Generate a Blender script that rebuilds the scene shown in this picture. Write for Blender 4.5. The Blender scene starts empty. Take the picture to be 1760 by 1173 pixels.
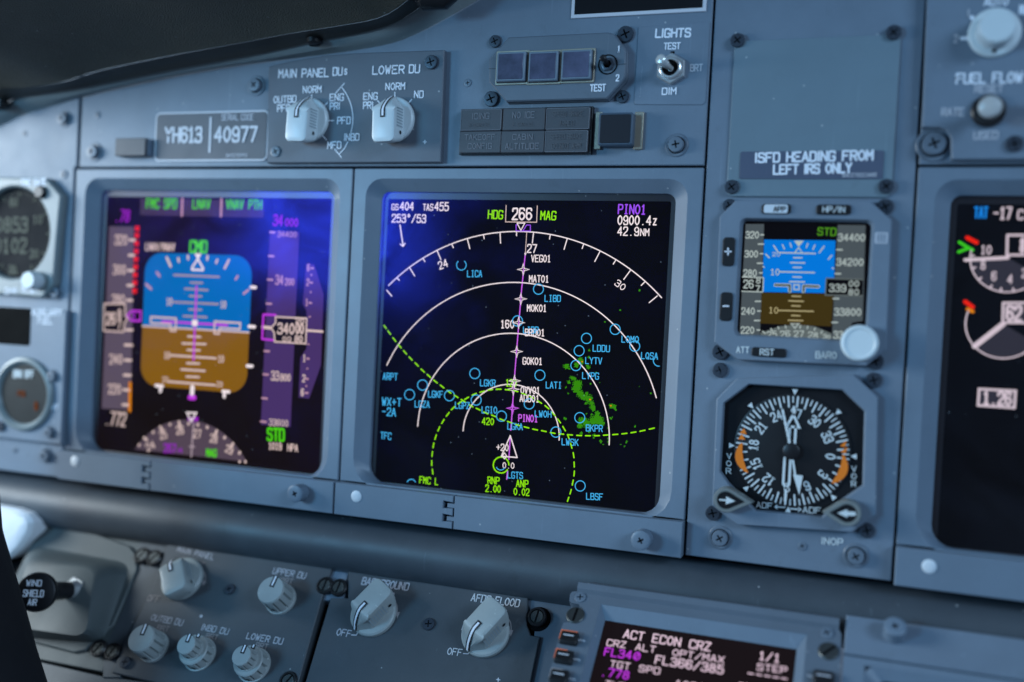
import bpy, math, random
from mathutils import Vector, Matrix
random.seed(7)
sc = bpy.context.scene
COL = sc.collection

# ------------------------------------------------------------------ camera, world, lights
# The instrument panel is the plane Y=0 of the world: panel x -> world X, panel y -> world Z, panel normal -> world -Y.
FPX = 1723.48                       # focal length for a 1760 px wide frame
CAM = Vector((0.28186, -0.08225, 0.51099))          # camera in panel coordinates
RIGHT = Vector((0.941271, 0.050891, -0.333796))
DOWN = Vector((0.055135, -0.998474, 0.003247))
FWD = Vector((-0.333121, -0.021460, -0.942640))
ZOFF = 1.2
def PW(p):                                           # panel coordinates -> world
    return Vector((p[0], -p[2], p[1] + ZOFF))
cam_d = bpy.data.cameras.new("camera")
cam = bpy.data.objects.new("camera", cam_d); COL.objects.link(cam)
cam_d.sensor_width = 36.0; cam_d.lens = FPX / 1760 * 36.0
cam_d.clip_start = 0.01; cam_d.clip_end = 50
def rotW(v): return Vector((v[0], -v[2], v[1]))
cx, cy, cz = rotW(RIGHT), rotW(-DOWN), rotW(-FWD)
m = Matrix(((cx.x, cy.x, cz.x), (cx.y, cy.y, cz.y), (cx.z, cy.z, cz.z))).to_4x4()
m.translation = PW(CAM); cam.matrix_world = m
cam_d.dof.use_dof = True
cam_d.dof.focus_distance = 0.535
cam_d.dof.aperture_fstop = 2.2
cam_d.dof.aperture_blades = 9
sc.camera = cam

w = bpy.data.worlds.new("World"); sc.world = w; w.use_nodes = True
bg = w.node_tree.nodes["Background"]
bg.inputs[0].default_value = (0.46, 0.66, 1.0, 1); bg.inputs[1].default_value = 0.16
sc.view_settings.view_transform = 'Standard'; sc.view_settings.look = 'None'
sc.view_settings.exposure = -0.08; sc.view_settings.gamma = 1
sc.cycles.max_bounces = 6
sc.cycles.transparent_max_bounces = 8

def area(name, pos, target, sx, sy, power, col):
    d = bpy.data.lights.new(name, 'AREA'); d.shape = 'RECTANGLE'; d.size = sx; d.size_y = sy
    d.energy = power; d.color = col
    o = bpy.data.objects.new(name, d); COL.objects.link(o)
    p, t = PW(pos), PW(target)
    o.location = p; o.rotation_euler = (t - p).to_track_quat('-Z', 'Y').to_euler()
    return o
# side window (left), the window behind the left shoulder that mirrors in the screens, and the far right side window
area("left_side_window", (-1.15, 0.12, 0.50), (-0.05, 0.0, 0), 0.50, 0.42, 20, (0.82, 0.93, 1.0))
area("rear_left_window", (-0.74, 0.10, 1.25), (0.0, -0.05, 0), 0.33, 0.27, 9.5, (0.22, 0.62, 1.0))
area("violet_reflection_lamp", (-0.98, 0.12, 1.10), (0.0, -0.05, 0), 0.10, 0.32, 0.7, (1.0, 0.62, 0.80))  # added pink lamp, not a window; tints the screen reflections violet
area("right_side_window", (1.55, 0.60, 1.0), (0.25, 0.15, 0), 0.7, 0.45, 18, (0.48, 0.72, 1.0))

# ------------------------------------------------------------------ frames and unprojection
class Fr:
    def __init__(s, O, ex=(1,0,0), ey=(0,1,0)):
        s.O = Vector(O); s.x = Vector(ex).normalized(); s.y = Vector(ey).normalized(); s.z = s.x.cross(s.y)
    def p(s, u, v, w=0): return s.O + s.x*u + s.y*v + s.z*w
    def sub(s, u, v, w=0, ang=0):
        c, n = math.cos(ang), math.sin(ang)
        return Fr(s.p(u, v, w), s.x*c + s.y*n, s.y*c - s.x*n)
def ray(px, py):
    return (RIGHT*((px-880)/FPX) + DOWN*((py-586.5)/FPX) + FWD)
def un3(px, py, fr, w=0):
    d = ray(px, py); O = fr.O + fr.z*w
    return CAM + d*((O-CAM).dot(fr.z)/d.dot(fr.z))
def uv(fr, px, py, w=0):
    q = un3(px, py, fr, w) - fr.O
    return (q.dot(fr.x), q.dot(fr.y))
MP = Fr((0,0,0))
a1, a2 = math.radians(36.34), math.radians(49.2)
LP = Fr(un3(830, 1085, MP, 0.010), (1,0,0), (0, math.cos(a1), -math.sin(a1)))
CP = Fr(un3(1220, 1045, MP, 0.014), (1,0,0), (0, math.cos(a2), -math.sin(a2)))

# ------------------------------------------------------------------ materials
MATS = {}
def srgb(r, g, b):
    def c(x):
        x /= 255.0
        return x/12.92 if x <= 0.04045 else ((x+0.055)/1.055)**2.4
    return (c(r), c(g), c(b), 1)
def paint(name, col, rough=0.5, bump=0.12, scale=900, var=0.10, metal=0.0, spec=0.5, speck=0.0, wear=0.0, bd=0.0006):
    m = bpy.data.materials.new(name); m.use_nodes = True; nt = m.node_tree; N = nt.nodes; L = nt.links
    b = N["Principled BSDF"]; b.inputs["Roughness"].default_value = rough; b.inputs["Metallic"].default_value = metal
    b.inputs["Specular IOR Level"].default_value = spec
    tc = N.new("ShaderNodeTexCoord")
    n1 = N.new("ShaderNodeTexNoise"); n1.inputs["Scale"].default_value = 22; n1.inputs["Detail"].default_value = 6
    n1.inputs["Roughness"].default_value = 0.65
    L.new(tc.outputs["Object"], n1.inputs["Vector"])
    r = N.new("ShaderNodeMapRange"); r.inputs[1].default_value = 0.3; r.inputs[2].default_value = 0.7
    r.inputs[3].default_value = 1-var; r.inputs[4].default_value = 1+var
    L.new(n1.outputs["Fac"], r.inputs[0])
    mx = N.new("ShaderNodeVectorMath"); mx.operation = 'SCALE'; mx.inputs[0].default_value = col[:3]
    L.new(r.outputs[0], mx.inputs["Scale"])
    last = mx.outputs[0]
    if speck > 0:
        v = N.new("ShaderNodeTexVoronoi"); v.inputs["Scale"].default_value = 210
        L.new(tc.outputs["Object"], v.inputs["Vector"])
        lt = N.new("ShaderNodeMath"); lt.operation = 'LESS_THAN'; lt.inputs[1].default_value = 0.11
        L.new(v.outputs["Distance"], lt.inputs[0])
        sx = N.new("ShaderNodeSeparateColor"); L.new(v.outputs["Color"], sx.inputs[0])
        gt = N.new("ShaderNodeMath"); gt.operation = 'GREATER_THAN'; gt.inputs[1].default_value = 1-speck
        L.new(sx.outputs[0], gt.inputs[0])
        mu = N.new("ShaderNodeMath"); mu.operation = 'MULTIPLY'; L.new(lt.outputs[0], mu.inputs[0]); L.new(gt.outputs[0], mu.inputs[1])
        m2 = N.new("ShaderNodeMath"); m2.operation = 'MULTIPLY'; m2.inputs[1].default_value = 0.5; L.new(mu.outputs[0], m2.inputs[0])
        mm = N.new("ShaderNodeMix"); mm.data_type = 'RGBA'; mm.inputs[7].default_value = (0.55, 0.58, 0.6, 1)
        L.new(m2.outputs[0], mm.inputs[0]); L.new(last, mm.inputs[6]); last = mm.outputs[2]
    if wear > 0:
        mp = N.new("ShaderNodeMapping"); mp.inputs["Scale"].default_value = (340, 340, 14); mp.inputs["Rotation"].default_value = (0.1, 0.5, 0.3)
        L.new(tc.outputs["Object"], mp.inputs["Vector"])
        ns = N.new("ShaderNodeTexNoise"); ns.inputs["Scale"].default_value = 1.0; ns.inputs["Detail"].default_value = 2; L.new(mp.outputs[0], ns.inputs["Vector"])
        rs = N.new("ShaderNodeMapRange"); rs.inputs[1].default_value = 0.70; rs.inputs[2].default_value = 0.78; rs.inputs[3].default_value = 0; rs.inputs[4].default_value = wear
        L.new(ns.outputs["Fac"], rs.inputs[0])
        ng = N.new("ShaderNodeTexNoise"); ng.inputs["Scale"].default_value = 75; ng.inputs["Detail"].default_value = 8; ng.inputs["Roughness"].default_value = 0.75
        L.new(tc.outputs["Object"], ng.inputs["Vector"])
        rg = N.new("ShaderNodeMapRange"); rg.inputs[1].default_value = 0.58; rg.inputs[2].default_value = 0.80; rg.inputs[3].default_value = 0; rg.inputs[4].default_value = wear*1.6
        L.new(ng.outputs["Fac"], rg.inputs[0])
        mw = N.new("ShaderNodeMix"); mw.data_type = 'RGBA'; mw.inputs[7].default_value = (min(1, col[0]*2.2), min(1, col[1]*2.1), min(1, col[2]*2.0), 1)
        L.new(rs.outputs[0], mw.inputs[0]); L.new(last, mw.inputs[6])
        mg = N.new("ShaderNodeMix"); mg.data_type = 'RGBA'; mg.inputs[7].default_value = (col[0]*.45, col[1]*.43, col[2]*.38, 1)
        L.new(rg.outputs[0], mg.inputs[0]); L.new(mw.outputs[2], mg.inputs[6]); last = mg.outputs[2]
    L.new(last, b.inputs["Base Color"])
    n3 = N.new("ShaderNodeTexNoise"); n3.inputs["Scale"].default_value = 60; n3.inputs["Detail"].default_value = 4
    L.new(tc.outputs["Object"], n3.inputs["Vector"])
    r3 = N.new("ShaderNodeMapRange"); r3.inputs[3].default_value = rough*0.85; r3.inputs[4].default_value = min(1, rough*1.2)
    L.new(n3.outputs["Fac"], r3.inputs[0]); L.new(r3.outputs[0], b.inputs["Roughness"])
    if bump > 0:
        n2 = N.new("ShaderNodeTexNoise"); n2.inputs["Scale"].default_value = scale; n2.inputs["Detail"].default_value = 3
        L.new(tc.outputs["Object"], n2.inputs["Vector"])
        bp = N.new("ShaderNodeBump"); bp.inputs["Strength"].default_value = bump; bp.inputs["Distance"].default_value = bd
        L.new(n2.outputs["Fac"], bp.inputs["Height"]); L.new(bp.outputs[0], b.inputs["Normal"])
    MATS[name] = m; return m
def flat(name, col, rough=0.6, metal=0.0, spec=0.5, coat=0.0):
    m = bpy.data.materials.new(name); m.use_nodes = True
    b = m.node_tree.nodes["Principled BSDF"]; b.inputs["Base Color"].default_value = col
    b.inputs["Roughness"].default_value = rough; b.inputs["Metallic"].default_value = metal
    b.inputs["Specular IOR Level"].default_value = spec; b.inputs["Coat Weight"].default_value = coat
    MATS[name] = m; return m
def emit(name, col, k=1.0, spec=0.0):
    m = bpy.data.materials.new(name); m.use_nodes = True
    b = m.node_tree.nodes["Principled BSDF"]; b.inputs["Base Color"].default_value = (0.003, 0.003, 0.004, 1)
    b.inputs["Roughness"].default_value = 0.6; b.inputs["Specular IOR Level"].default_value = spec
    b.inputs["Emission Color"].default_value = col; b.inputs["Emission Strength"].default_value = k
    MATS[name] = m; return m
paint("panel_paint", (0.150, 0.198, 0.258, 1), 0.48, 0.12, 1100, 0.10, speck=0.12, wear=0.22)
paint("cover_paint", (0.150, 0.215, 0.262, 1), 0.46, 0.10, 1100, 0.06, speck=0.08, wear=0.15)
paint("bezel_paint", (0.148, 0.200, 0.262, 1), 0.42, 0.08, 1300, 0.08, speck=0.08, wear=0.20)
paint("placard_grey", (0.085, 0.095, 0.115, 1), 0.55, 0.08, 1200, 0.06, speck=0.04)
paint("placard_grey2", (0.092, 0.110, 0.140, 1), 0.5, 0.10, 1300, 0.06, speck=0.10)
paint("placard_blue", (0.075, 0.095, 0.150, 1), 0.5, 0.05, 1300, 0.05)
paint("module_grey", (0.110, 0.142, 0.182, 1), 0.5, 0.10, 1200, 0.08, speck=0.08, wear=0.2)
paint("lower_paint_shaded", (0.064, 0.077, 0.091, 1), 0.5, 0.10, 1000, 0.12, speck=0.08, wear=0.25)  # grey darkened to stand in for the shade over the lower panels
paint("air_box_paint", (0.074, 0.092, 0.096, 1), 0.55, 0.08, 900, 0.08)
paint("bolster_paint", (0.050, 0.064, 0.080, 1), 0.46, 0.06, 700, 0.14, speck=0.05, wear=0.35)
paint("glareshield_vinyl", (0.098, 0.088, 0.060, 1), 0.42, 1.0, 1150, 0.18, speck=0.10, bd=0.0016)
paint("glareshield_lip", (0.034, 0.034, 0.030, 1), 0.46, 0.1, 600, 0.12)
paint("rim_paint", (0.21, 0.25, 0.26, 1), 0.35, 0.05, 900, 0.06, wear=0.2)
paint("caption_grey", (0.050, 0.054, 0.066, 1), 0.5, 0.10, 1500, 0.06)
paint("knob_plastic", (0.62, 0.70, 0.73, 1), 0.38, 0.05, 1600, 0.05)
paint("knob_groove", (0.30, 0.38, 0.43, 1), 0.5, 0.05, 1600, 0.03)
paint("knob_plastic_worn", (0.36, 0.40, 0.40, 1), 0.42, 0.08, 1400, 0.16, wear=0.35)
paint("screw_black", (0.045, 0.058, 0.080, 1), 0.35, 0.05, 1600, 0.15, metal=0.3)
paint("screw_grey", (0.13, 0.17, 0.22, 1), 0.4, 0.05, 1600, 0.12)
paint("steel", (0.62, 0.64, 0.65, 1), 0.30, 0.05, 1500, 0.12, metal=0.75)
paint("bright_tip", (0.66, 0.67, 0.66, 1), 0.22, 0.03, 1500, 0.08, metal=0.35)
paint("dull_steel", (0.10, 0.11, 0.11, 1), 0.4, 0.2, 1200, 0.25, metal=0.8)
paint("brass_edge", (0.42, 0.37, 0.29, 1), 0.35, 0.1, 900, 0.2, metal=0.6)
paint("black_plastic", (0.010, 0.010, 0.012, 1), 0.35, 0.05, 1200, 0.1)
paint("black_cloth", (0.004, 0.004, 0.007, 1), 0.85, 0.4, 1800, 0.15)
paint("dial_black", (0.010, 0.011, 0.014, 1), 0.7, 0.0, 900, 0.1, spec=0.12)
paint("white_patch", (0.90, 0.92, 0.96, 1), 0.8, 0.4, 300, 0.05)
paint("knob_metal", (0.24, 0.27, 0.27, 1), 0.35, 0.1, 900, 0.12, metal=0.3)
paint("window_dark2", (0.016, 0.019, 0.019, 1), 0.5, 0.0, 60, 0.5, spec=0.2)
flat("recess_black", (0.003, 0.003, 0.004, 1), 0.8, spec=0.1)  # near-black standing in for the shade in gaps, slots and holes
flat("engraved_white", (0.80, 0.84, 0.92, 1), 0.6)
flat("engraved_dim", (0.48, 0.50, 0.56, 1), 0.6)
flat("engraved_half", (0.55, 0.58, 0.62, 1), 0.6)
flat("engraved_pink", (0.30, 0.28, 0.29, 1), 0.6)
flat("caption_print", (0.16, 0.17, 0.20, 1), 0.6)
flat("caption_print_faint", (0.085, 0.090, 0.105, 1), 0.6)
flat("mark_black", (0.006, 0.008, 0.012, 1), 0.6)
flat("placard_white", (0.62, 0.64, 0.70, 1), 0.55)
flat("dial_white", (0.62, 0.68, 0.70, 1), 0.6)
flat("dial_dim", (0.125, 0.13, 0.10, 1), 0.7, spec=0.2)
flat("dial_orange", (0.80, 0.20, 0.018, 1), 0.7, spec=0.2)
flat("sensor_white", (0.62, 0.68, 0.74, 1), 0.5)
paint("lamp_lens", (0.085, 0.095, 0.16, 1), 0.20, 0.02, 400, 0.75)  # reflections put into the colour: dark blue made lighter and uneven
paint("button_body", (0.060, 0.095, 0.140, 1), 0.45, 0.05, 900, 0.08)
paint("button_dark", (0.018, 0.022, 0.030, 1), 0.7, 0.05, 900, 0.05, spec=0.2)
paint("window_dark", (0.007, 0.007, 0.007, 1), 0.8, 0.0, 900, 0.05, spec=0.05)
emit("lcd_brown", srgb(19, 12, 10), 1.0)
emit("lcd_black", srgb(6, 7, 9), 1.0)
emit("lcd_cdu", srgb(24, 17, 18), 1.0)
emit("sy_white", srgb(246, 232, 236)); emit("sy_cream", srgb(222, 196, 190)); emit("sy_mauve", srgb(168, 150, 160))
emit("sy_pink", srgb(196, 150, 170)); emit("sy_green", srgb(150, 240, 0)); emit("sy_green2", srgb(80, 215, 10))
emit("sy_wx", srgb(52, 140, 0)); emit("sy_cyan", srgb(70, 180, 240)); emit("sy_magenta", srgb(196, 60, 226))
emit("sy_violet", srgb(160, 84, 250)); emit("sy_route", srgb(214, 104, 248)); emit("sy_purple", srgb(150, 30, 190))
emit("sy_red", srgb(240, 32, 8)); emit("sy_amber", srgb(222, 130, 10)); emit("sy_tape", srgb(92, 80, 96))
emit("sy_strip", srgb(66, 54, 72)); emit("sy_tape_dim", srgb(72, 50, 104)); emit("sy_sky", srgb(0, 108, 186)); emit("sy_ground", srgb(134, 92, 8))
emit("sy_black", srgb(24, 18, 20)); emit("sy_rose", srgb(84, 70, 84)); emit("sy_cdu", srgb(236, 208, 226)); emit("sy_cdu_mag", srgb(198, 60, 230))
emit("is_sky", srgb(0, 120, 222)); emit("is_ground", srgb(62, 50, 14)); emit("is_tape", srgb(74, 84, 90)); emit("is_white", srgb(176, 190, 188))
emit("is_green", srgb(80, 150, 30)); emit("is_black", srgb(8, 8, 12)); emit("is_tan", srgb(176, 164, 120))
emit("en_white", srgb(214, 198, 210)); emit("en_grey", srgb(48, 48, 60)); emit("en_cyan", srgb(20, 130, 225)); emit("en_green", srgb(60, 205, 30))
emit("is_tape2", srgb(96, 106, 106)); emit("dim_amber", srgb(108, 64, 36)); emit("lsk_orange", srgb(205, 120, 90), 0.75)
emit("lit_label", srgb(205, 212, 225), 0.8)

def pane_mat(name, tint, fac, rough):
    m = bpy.data.materials.new(name); m.use_nodes = True; nt = m.node_tree; N = nt.nodes; L = nt.links
    N.remove(N["Principled BSDF"]); out = N["Material Output"]
    tr = N.new("ShaderNodeBsdfTransparent"); gl = N.new("ShaderNodeBsdfGlossy"); gl.inputs["Color"].default_value = tint
    tc = N.new("ShaderNodeTexCoord")
    n0 = N.new("ShaderNodeTexNoise"); n0.inputs["Scale"].default_value = 26; n0.inputs["Detail"].default_value = 5; n0.inputs["Distortion"].default_value = 0.8
    L.new(tc.outputs["Object"], n0.inputs["Vector"])
    mr = N.new("ShaderNodeMapRange"); mr.inputs[1].default_value = 0.3; mr.inputs[2].default_value = 0.75
    mr.inputs[3].default_value = rough*0.75; mr.inputs[4].default_value = rough*1.35
    L.new(n0.outputs["Fac"], mr.inputs[0]); L.new(mr.outputs[0], gl.inputs["Roughness"])
    mx = N.new("ShaderNodeMixShader"); 
    n5 = N.new("ShaderNodeTexNoise"); n5.inputs["Scale"].default_value = 17; n5.inputs["Detail"].default_value = 3; n5.inputs["Distortion"].default_value = 1.5
    L.new(tc.outputs["Object"], n5.inputs["Vector"])
    r5 = N.new("ShaderNodeMapRange"); r5.inputs[1].default_value = 0.35; r5.inputs[2].default_value = 0.65; r5.inputs[3].default_value = fac*.35; r5.inputs[4].default_value = fac*1.45
    L.new(n5.outputs["Fac"], r5.inputs[0]); L.new(r5.outputs[0], mx.inputs[0])
    L.new(tr.outputs[0], mx.inputs[1]); L.new(gl.outputs[0], mx.inputs[2])
    # dust: sparse specks and faint smears lying on the glass
    v = N.new("ShaderNodeTexVoronoi"); v.inputs["Scale"].default_value = 240; L.new(tc.outputs["Object"], v.inputs["Vector"])
    lt = N.new("ShaderNodeMath"); lt.operation = 'LESS_THAN'; lt.inputs[1].default_value = 0.075; L.new(v.outputs["Distance"], lt.inputs[0])
    sp = N.new("ShaderNodeSeparateColor"); L.new(v.outputs["Color"], sp.inputs[0])
    gt = N.new("ShaderNodeMath"); gt.operation = 'GREATER_THAN'; gt.inputs[1].default_value = 0.75; L.new(sp.outputs[0], gt.inputs[0])
    mu = N.new("ShaderNodeMath"); mu.operation = 'MULTIPLY'; L.new(lt.outputs[0], mu.inputs[0]); L.new(gt.outputs[0], mu.inputs[1])
    mu2 = N.new("ShaderNodeMath"); mu2.operation = 'MULTIPLY'; mu2.inputs[1].default_value = 0.35; L.new(mu.outputs[0], mu2.inputs[0])
    n4 = N.new("ShaderNodeTexNoise"); n4.inputs["Scale"].default_value = 14; n4.inputs["Detail"].default_value = 5; n4.inputs["Distortion"].default_value = 1.2
    L.new(tc.outputs["Object"], n4.inputs["Vector"])
    r4 = N.new("ShaderNodeMapRange"); r4.inputs[1].default_value = 0.5; r4.inputs[2].default_value = 0.85; r4.inputs[3].default_value = 0.0; r4.inputs[4].default_value = 0.007
    L.new(n4.outputs["Fac"], r4.inputs[0])
    ad = N.new("ShaderNodeMath"); ad.operation = 'ADD'; L.new(mu2.outputs[0], ad.inputs[0]); L.new(r4.outputs[0], ad.inputs[1])
    df = N.new("ShaderNodeBsdfDiffuse"); df.inputs[0].default_value = (0.5, 0.52, 0.55, 1)
    m2 = N.new("ShaderNodeMixShader"); L.new(ad.outputs[0], m2.inputs[0]); L.new(mx.outputs[0], m2.inputs[1]); L.new(df.outputs[0], m2.inputs[2])
    L.new(m2.outputs[0], out.inputs[0])
    MATS[name] = m; return m
pane_mat("coated_glass", (0.10, 0.09, 1.0, 1), 0.020, 0.16)
pane_mat("plain_glass", (0.6, 0.7, 1.0, 1), 0.03, 0.15)

# ------------------------------------------------------------------ mesh builder
class MB:
    def __init__(s): s.v = []; s.f = []; s.m = []; s.k = 0
    def add(s, vs, fs, mat):
        o = len(s.v); s.v += [Vector(x) for x in vs]
        for f in fs: s.f.append([i+o for i in f]); s.m.append(mat)
    def lift(s):
        s.k = (s.k+1) % 6; return s.k*0.000028
    def loft(s, fr, loops, mat, cap0=True, cap1=True):
        """loops: list of (list of (u,v), w) or list of (u,v,w) lists, equal length"""
        n = None; vs = []; L = []
        for lp in loops:
            if isinstance(lp, tuple): pts = [(u, v, lp[1]) for u, v in lp[0]]
            else: pts = lp
            n = len(pts); vs += [fr.p(*q) for q in pts]; L.append(1)
        fs = []
        for i in range(len(loops)-1):
            for j in range(n):
                a, b = i*n+j, i*n+(j+1) % n
                fs.append([a, b, b+n, a+n])
        if cap0: fs.append(list(range(n))[::-1])
        if cap1: fs.append([(len(loops)-1)*n+j for j in range(n)])
        s.add(vs, fs, mat)
    def prism(s, fr, poly, w0, w1, mat, ch=0.0004, cap0=True):
        poly = ccw(poly)
        if ch: s.loft(fr, [(poly, w0), (poly, w1-ch), (inset(poly, ch), w1)], mat, cap0)
        else: s.loft(fr, [(poly, w0), (poly, w1)], mat, cap0)
    def lathe(s, fr, c, prof, mat, n=24, cap0=True, cap1=True):
        loops = [([(c[0]+r*math.cos(2*math.pi*k/n), c[1]+r*math.sin(2*math.pi*k/n)) for k in range(n)], w) for r, w in prof]
        s.loft(fr, loops, mat, cap0, cap1)
    def face(s, fr, poly, w, mat):
        s.add([fr.p(u, v, w) for u, v in poly], [list(range(len(poly)))], mat)
    def ribbon(s, fr, pts, hw, w, mat, closed=False, cap=4, flat_cap=False):
        w = w + s.lift()
        P = [Vector(p) for p in pts]
        # drop duplicates
        Q = [P[0]]
        for p in P[1:]:
            if (p-Q[-1]).length > 1e-7: Q.append(p)
        if closed and (Q[0]-Q[-1]).length < 1e-7: Q.pop()
        P = Q; n = len(P)
        if n < 2:
            if n == 1:
                s.face(fr, [(P[0].x+hw*math.cos(k*math.pi/4), P[0].y+hw*math.sin(k*math.pi/4)) for k in range(8)], w, mat)
            return
        if not closed:
            for i in range(1, n-1):
                d0 = (P[i]-P[i-1]).normalized(); d1 = (P[i+1]-P[i]).normalized()
                if d0.dot(d1) < 0.55:
                    s.ribbon(fr, P[:i+1], hw, w, mat); s.ribbon(fr, P[i:], hw, w, mat); return
        Lf, Rt = [], []
        for i in range(n):
            if closed: d0 = (P[i]-P[i-1]).normalized(); d1 = (P[(i+1) % n]-P[i]).normalized()
            else:
                d1 = (P[min(i+1, n-1)]-P[max(i, 0)]) if i < n-1 else (P[i]-P[i-1]); d1 = d1.normalized()
                d0 = (P[i]-P[i-1]).normalized() if i > 0 else d1
            t = (d0+d1)
            t = t.normalized() if t.length > 1e-6 else d1
            nn = Vector((-t.y, t.x)); k = hw/max(0.5, nn.dot(Vector((-d1.y, d1.x))))
            Lf.append(P[i]+nn*k); Rt.append(P[i]-nn*k)
        vs = [fr.p(p.x, p.y, w) for p in Lf]+[fr.p(p.x, p.y, w) for p in Rt]
        fs = [[n+i, n+i+1, i+1, i] for i in range(n-1)]
        if closed: fs.append([2*n-1, n, 0, n-1])
        else:
            if not flat_cap:
                for e, dr in ((0, -1), (n-1, 1)):
                    d = (P[1]-P[0] if e == 0 else P[-1]-P[-2]).normalized()*dr
                    nr = Vector((-d.y, d.x)); base = len(vs); arc = []
                    for k in range(1, cap):
                        an = math.pi*k/cap
                        q = P[e]+(nr*math.cos(an)+d*math.sin(an))*hw
                        vs.append(fr.p(q.x, q.y, w)); arc.append(base+k-1)
                    if dr == 1: fs.append([e]+arc+[n+e])
                    else: fs.append([n+e]+arc+[e])
        s.add(vs, fs, mat)
    def tube(s, pts, rad, mat, n=12, caps=True):
        """pts 3D panel coords, rad list"""
        P = [Vector(p) for p in pts]; vs = []; ref = None
        for i, p in enumerate(P):
            d = (P[min(i+1, len(P)-1)]-P[max(i-1, 0)]).normalized()
            if ref is None:
                ref = d.orthogonal().normalized()
            ref = (ref-d*ref.dot(d)).normalized(); b = d.cross(ref)
            for k in range(n):
                a = 2*math.pi*k/n; vs.append(p+(ref*math.cos(a)+b*math.sin(a))*rad[i])
        fs = []
        for i in range(len(P)-1):
            for j in range(n):
                a, b2 = i*n+j, i*n+(j+1) % n; fs.append([a, b2, b2+n, a+n])
        if caps: fs.append(list(range(n))[::-1]); fs.append([(len(P)-1)*n+j for j in range(n)])
        s.add(vs, fs, mat)
    def mesh(s, name, origin=Vector((0,0,0)), smooth=True, conv=True):
        me = bpy.data.meshes.new(name)
        vs = [(PW(v)-origin) if conv else v for v in s.v]
        me.from_pydata([tuple(v) for v in vs], [], s.f)
        names = []
        for a in s.m:
            if a not in names: names.append(a)
        for a in names: me.materials.append(MATS[a])
        me.polygons.foreach_set("material_index", [names.index(a) for a in s.m])
        me.update(); me.validate(clean_customdata=False)
        if smooth:
            me.shade_smooth(); me.set_sharp_from_angle(angle=math.radians(32))
        return me
def ccw(P):
    a = sum(P[i][0]*P[(i+1) % len(P)][1]-P[(i+1) % len(P)][0]*P[i][1] for i in range(len(P)))
    return list(P) if a > 0 else list(P)[::-1]
def inset(P, d):
    out = []; n = len(P)
    for i in range(n):
        a, b, c = Vector(P[i-1]), Vector(P[i]), Vector(P[(i+1) % n])
        d0 = (b-a).normalized(); d1 = (c-b).normalized()
        n0 = Vector((-d0.y, d0.x)); n1 = Vector((-d1.y, d1.x)); t = n0+n1
        if t.length < 1e-6: t = n0
        t.normalize(); k = d/max(0.35, t.dot(n0)); q = b+t*k; out.append((q.x, q.y))
    return out
def rr(u0, v0, u1, v1, r, n=5):
    """rounded rect; r may be a 4-tuple (bl, br, tr, tl)"""
    if not isinstance(r, tuple): r = (r,)*4
    if u0 > u1: u0, u1 = u1, u0
    if v0 > v1: v0, v1 = v1, v0
    P = []
    for (cx_, cy_, a0, q) in ((u0, v0, math.pi, r[0]), (u1, v0, 1.5*math.pi, r[1]), (u1, v1, 0, r[2]), (u0, v1, .5*math.pi, r[3])):
        sx = 1 if cx_ == u0 else -1; sy = 1 if cy_ == v0 else -1
        for k in range(n+1):
            a = a0+math.pi/2*k/n
            P.append((cx_+sx*q+q*math.cos(a), cy_+sy*q+q*math.sin(a)))
    return P
def pxrect(fr, l, t, r, b, w=0):
    """axis-aligned rect on a plane from its left-top and right-bottom pixels"""
    A = uv(fr, l, t, w); B = uv(fr, r, b, w)
    return A[0], B[1], B[0], A[1]
def pp(fr, pts, w=0): return [uv(fr, x, y, w) for x, y in pts]
def zz(ox, oy, s): return lambda *pts: [(ox+x/s, oy+y/s) for x, y in pts]
def spline(P, k=6):
    out = []
    for i in range(len(P)-1):
        p0 = Vector(P[max(i-1, 0)]); p1 = Vector(P[i]); p2 = Vector(P[i+1]); p3 = Vector(P[min(i+2, len(P)-1)])
        for j in range(k):
            t = j/k
            out.append(0.5*((2*p1)+(p2-p0)*t+(2*p0-5*p1+4*p2-p3)*t*t+(3*p1-p0-3*p2+p3)*t**3))
    out.append(Vector(P[-1])); return out

# ------------------------------------------------------------------ objects
class Thing:
    def __init__(s, name, at, label, cat, group=None, kind=None):
        s.o = bpy.data.objects.new(name, None); COL.objects.link(s.o); s.o.empty_display_size = 0.01
        s.org = PW(at); s.o.location = s.org; s.o["label"] = label; s.o["category"] = cat
        if group: s.o["group"] = group
        if kind: s.o["kind"] = kind
    def part(s, name, mb, parent=None, label=None, smooth=True):
        o = bpy.data.objects.new(name, mb.mesh(name, s.org, smooth)); COL.objects.link(o)
        o.parent = parent or s.o
        if label: o["label"] = label
        return o
    def place(s, name, me, fr, parent=None, label=None):
        o = bpy.data.objects.new(name, me); COL.objects.link(o); o.parent = parent or s.o
        X, Y, Z = rotW(fr.x), rotW(fr.y), rotW(fr.z)
        m = Matrix(((X.x, Y.x, Z.x), (X.y, Y.y, Z.y), (X.z, Y.z, Z.z))).to_4x4(); m.translation = PW(fr.O)-s.org
        o.matrix_basis = m
        if label: o["label"] = label
        return o
def single(name, mb, at, label, cat, group=None, kind=None, smooth=True):
    org = PW(at); o = bpy.data.objects.new(name, mb.mesh(name, org, smooth)); COL.objects.link(o); o.location = org
    if kind != 'structure':
        o["label"] = label; o["category"] = cat
    else: o["label"] = label
    if group: o["group"] = group
    if kind: o["kind"] = kind
    return o
ID = Fr((0,0,0))
class LM(MB):                                     # local mesh, placed with Thing.place
    def lmesh(s, name, smooth=True): return s.mesh(name, conv=False, smooth=smooth)

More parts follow.
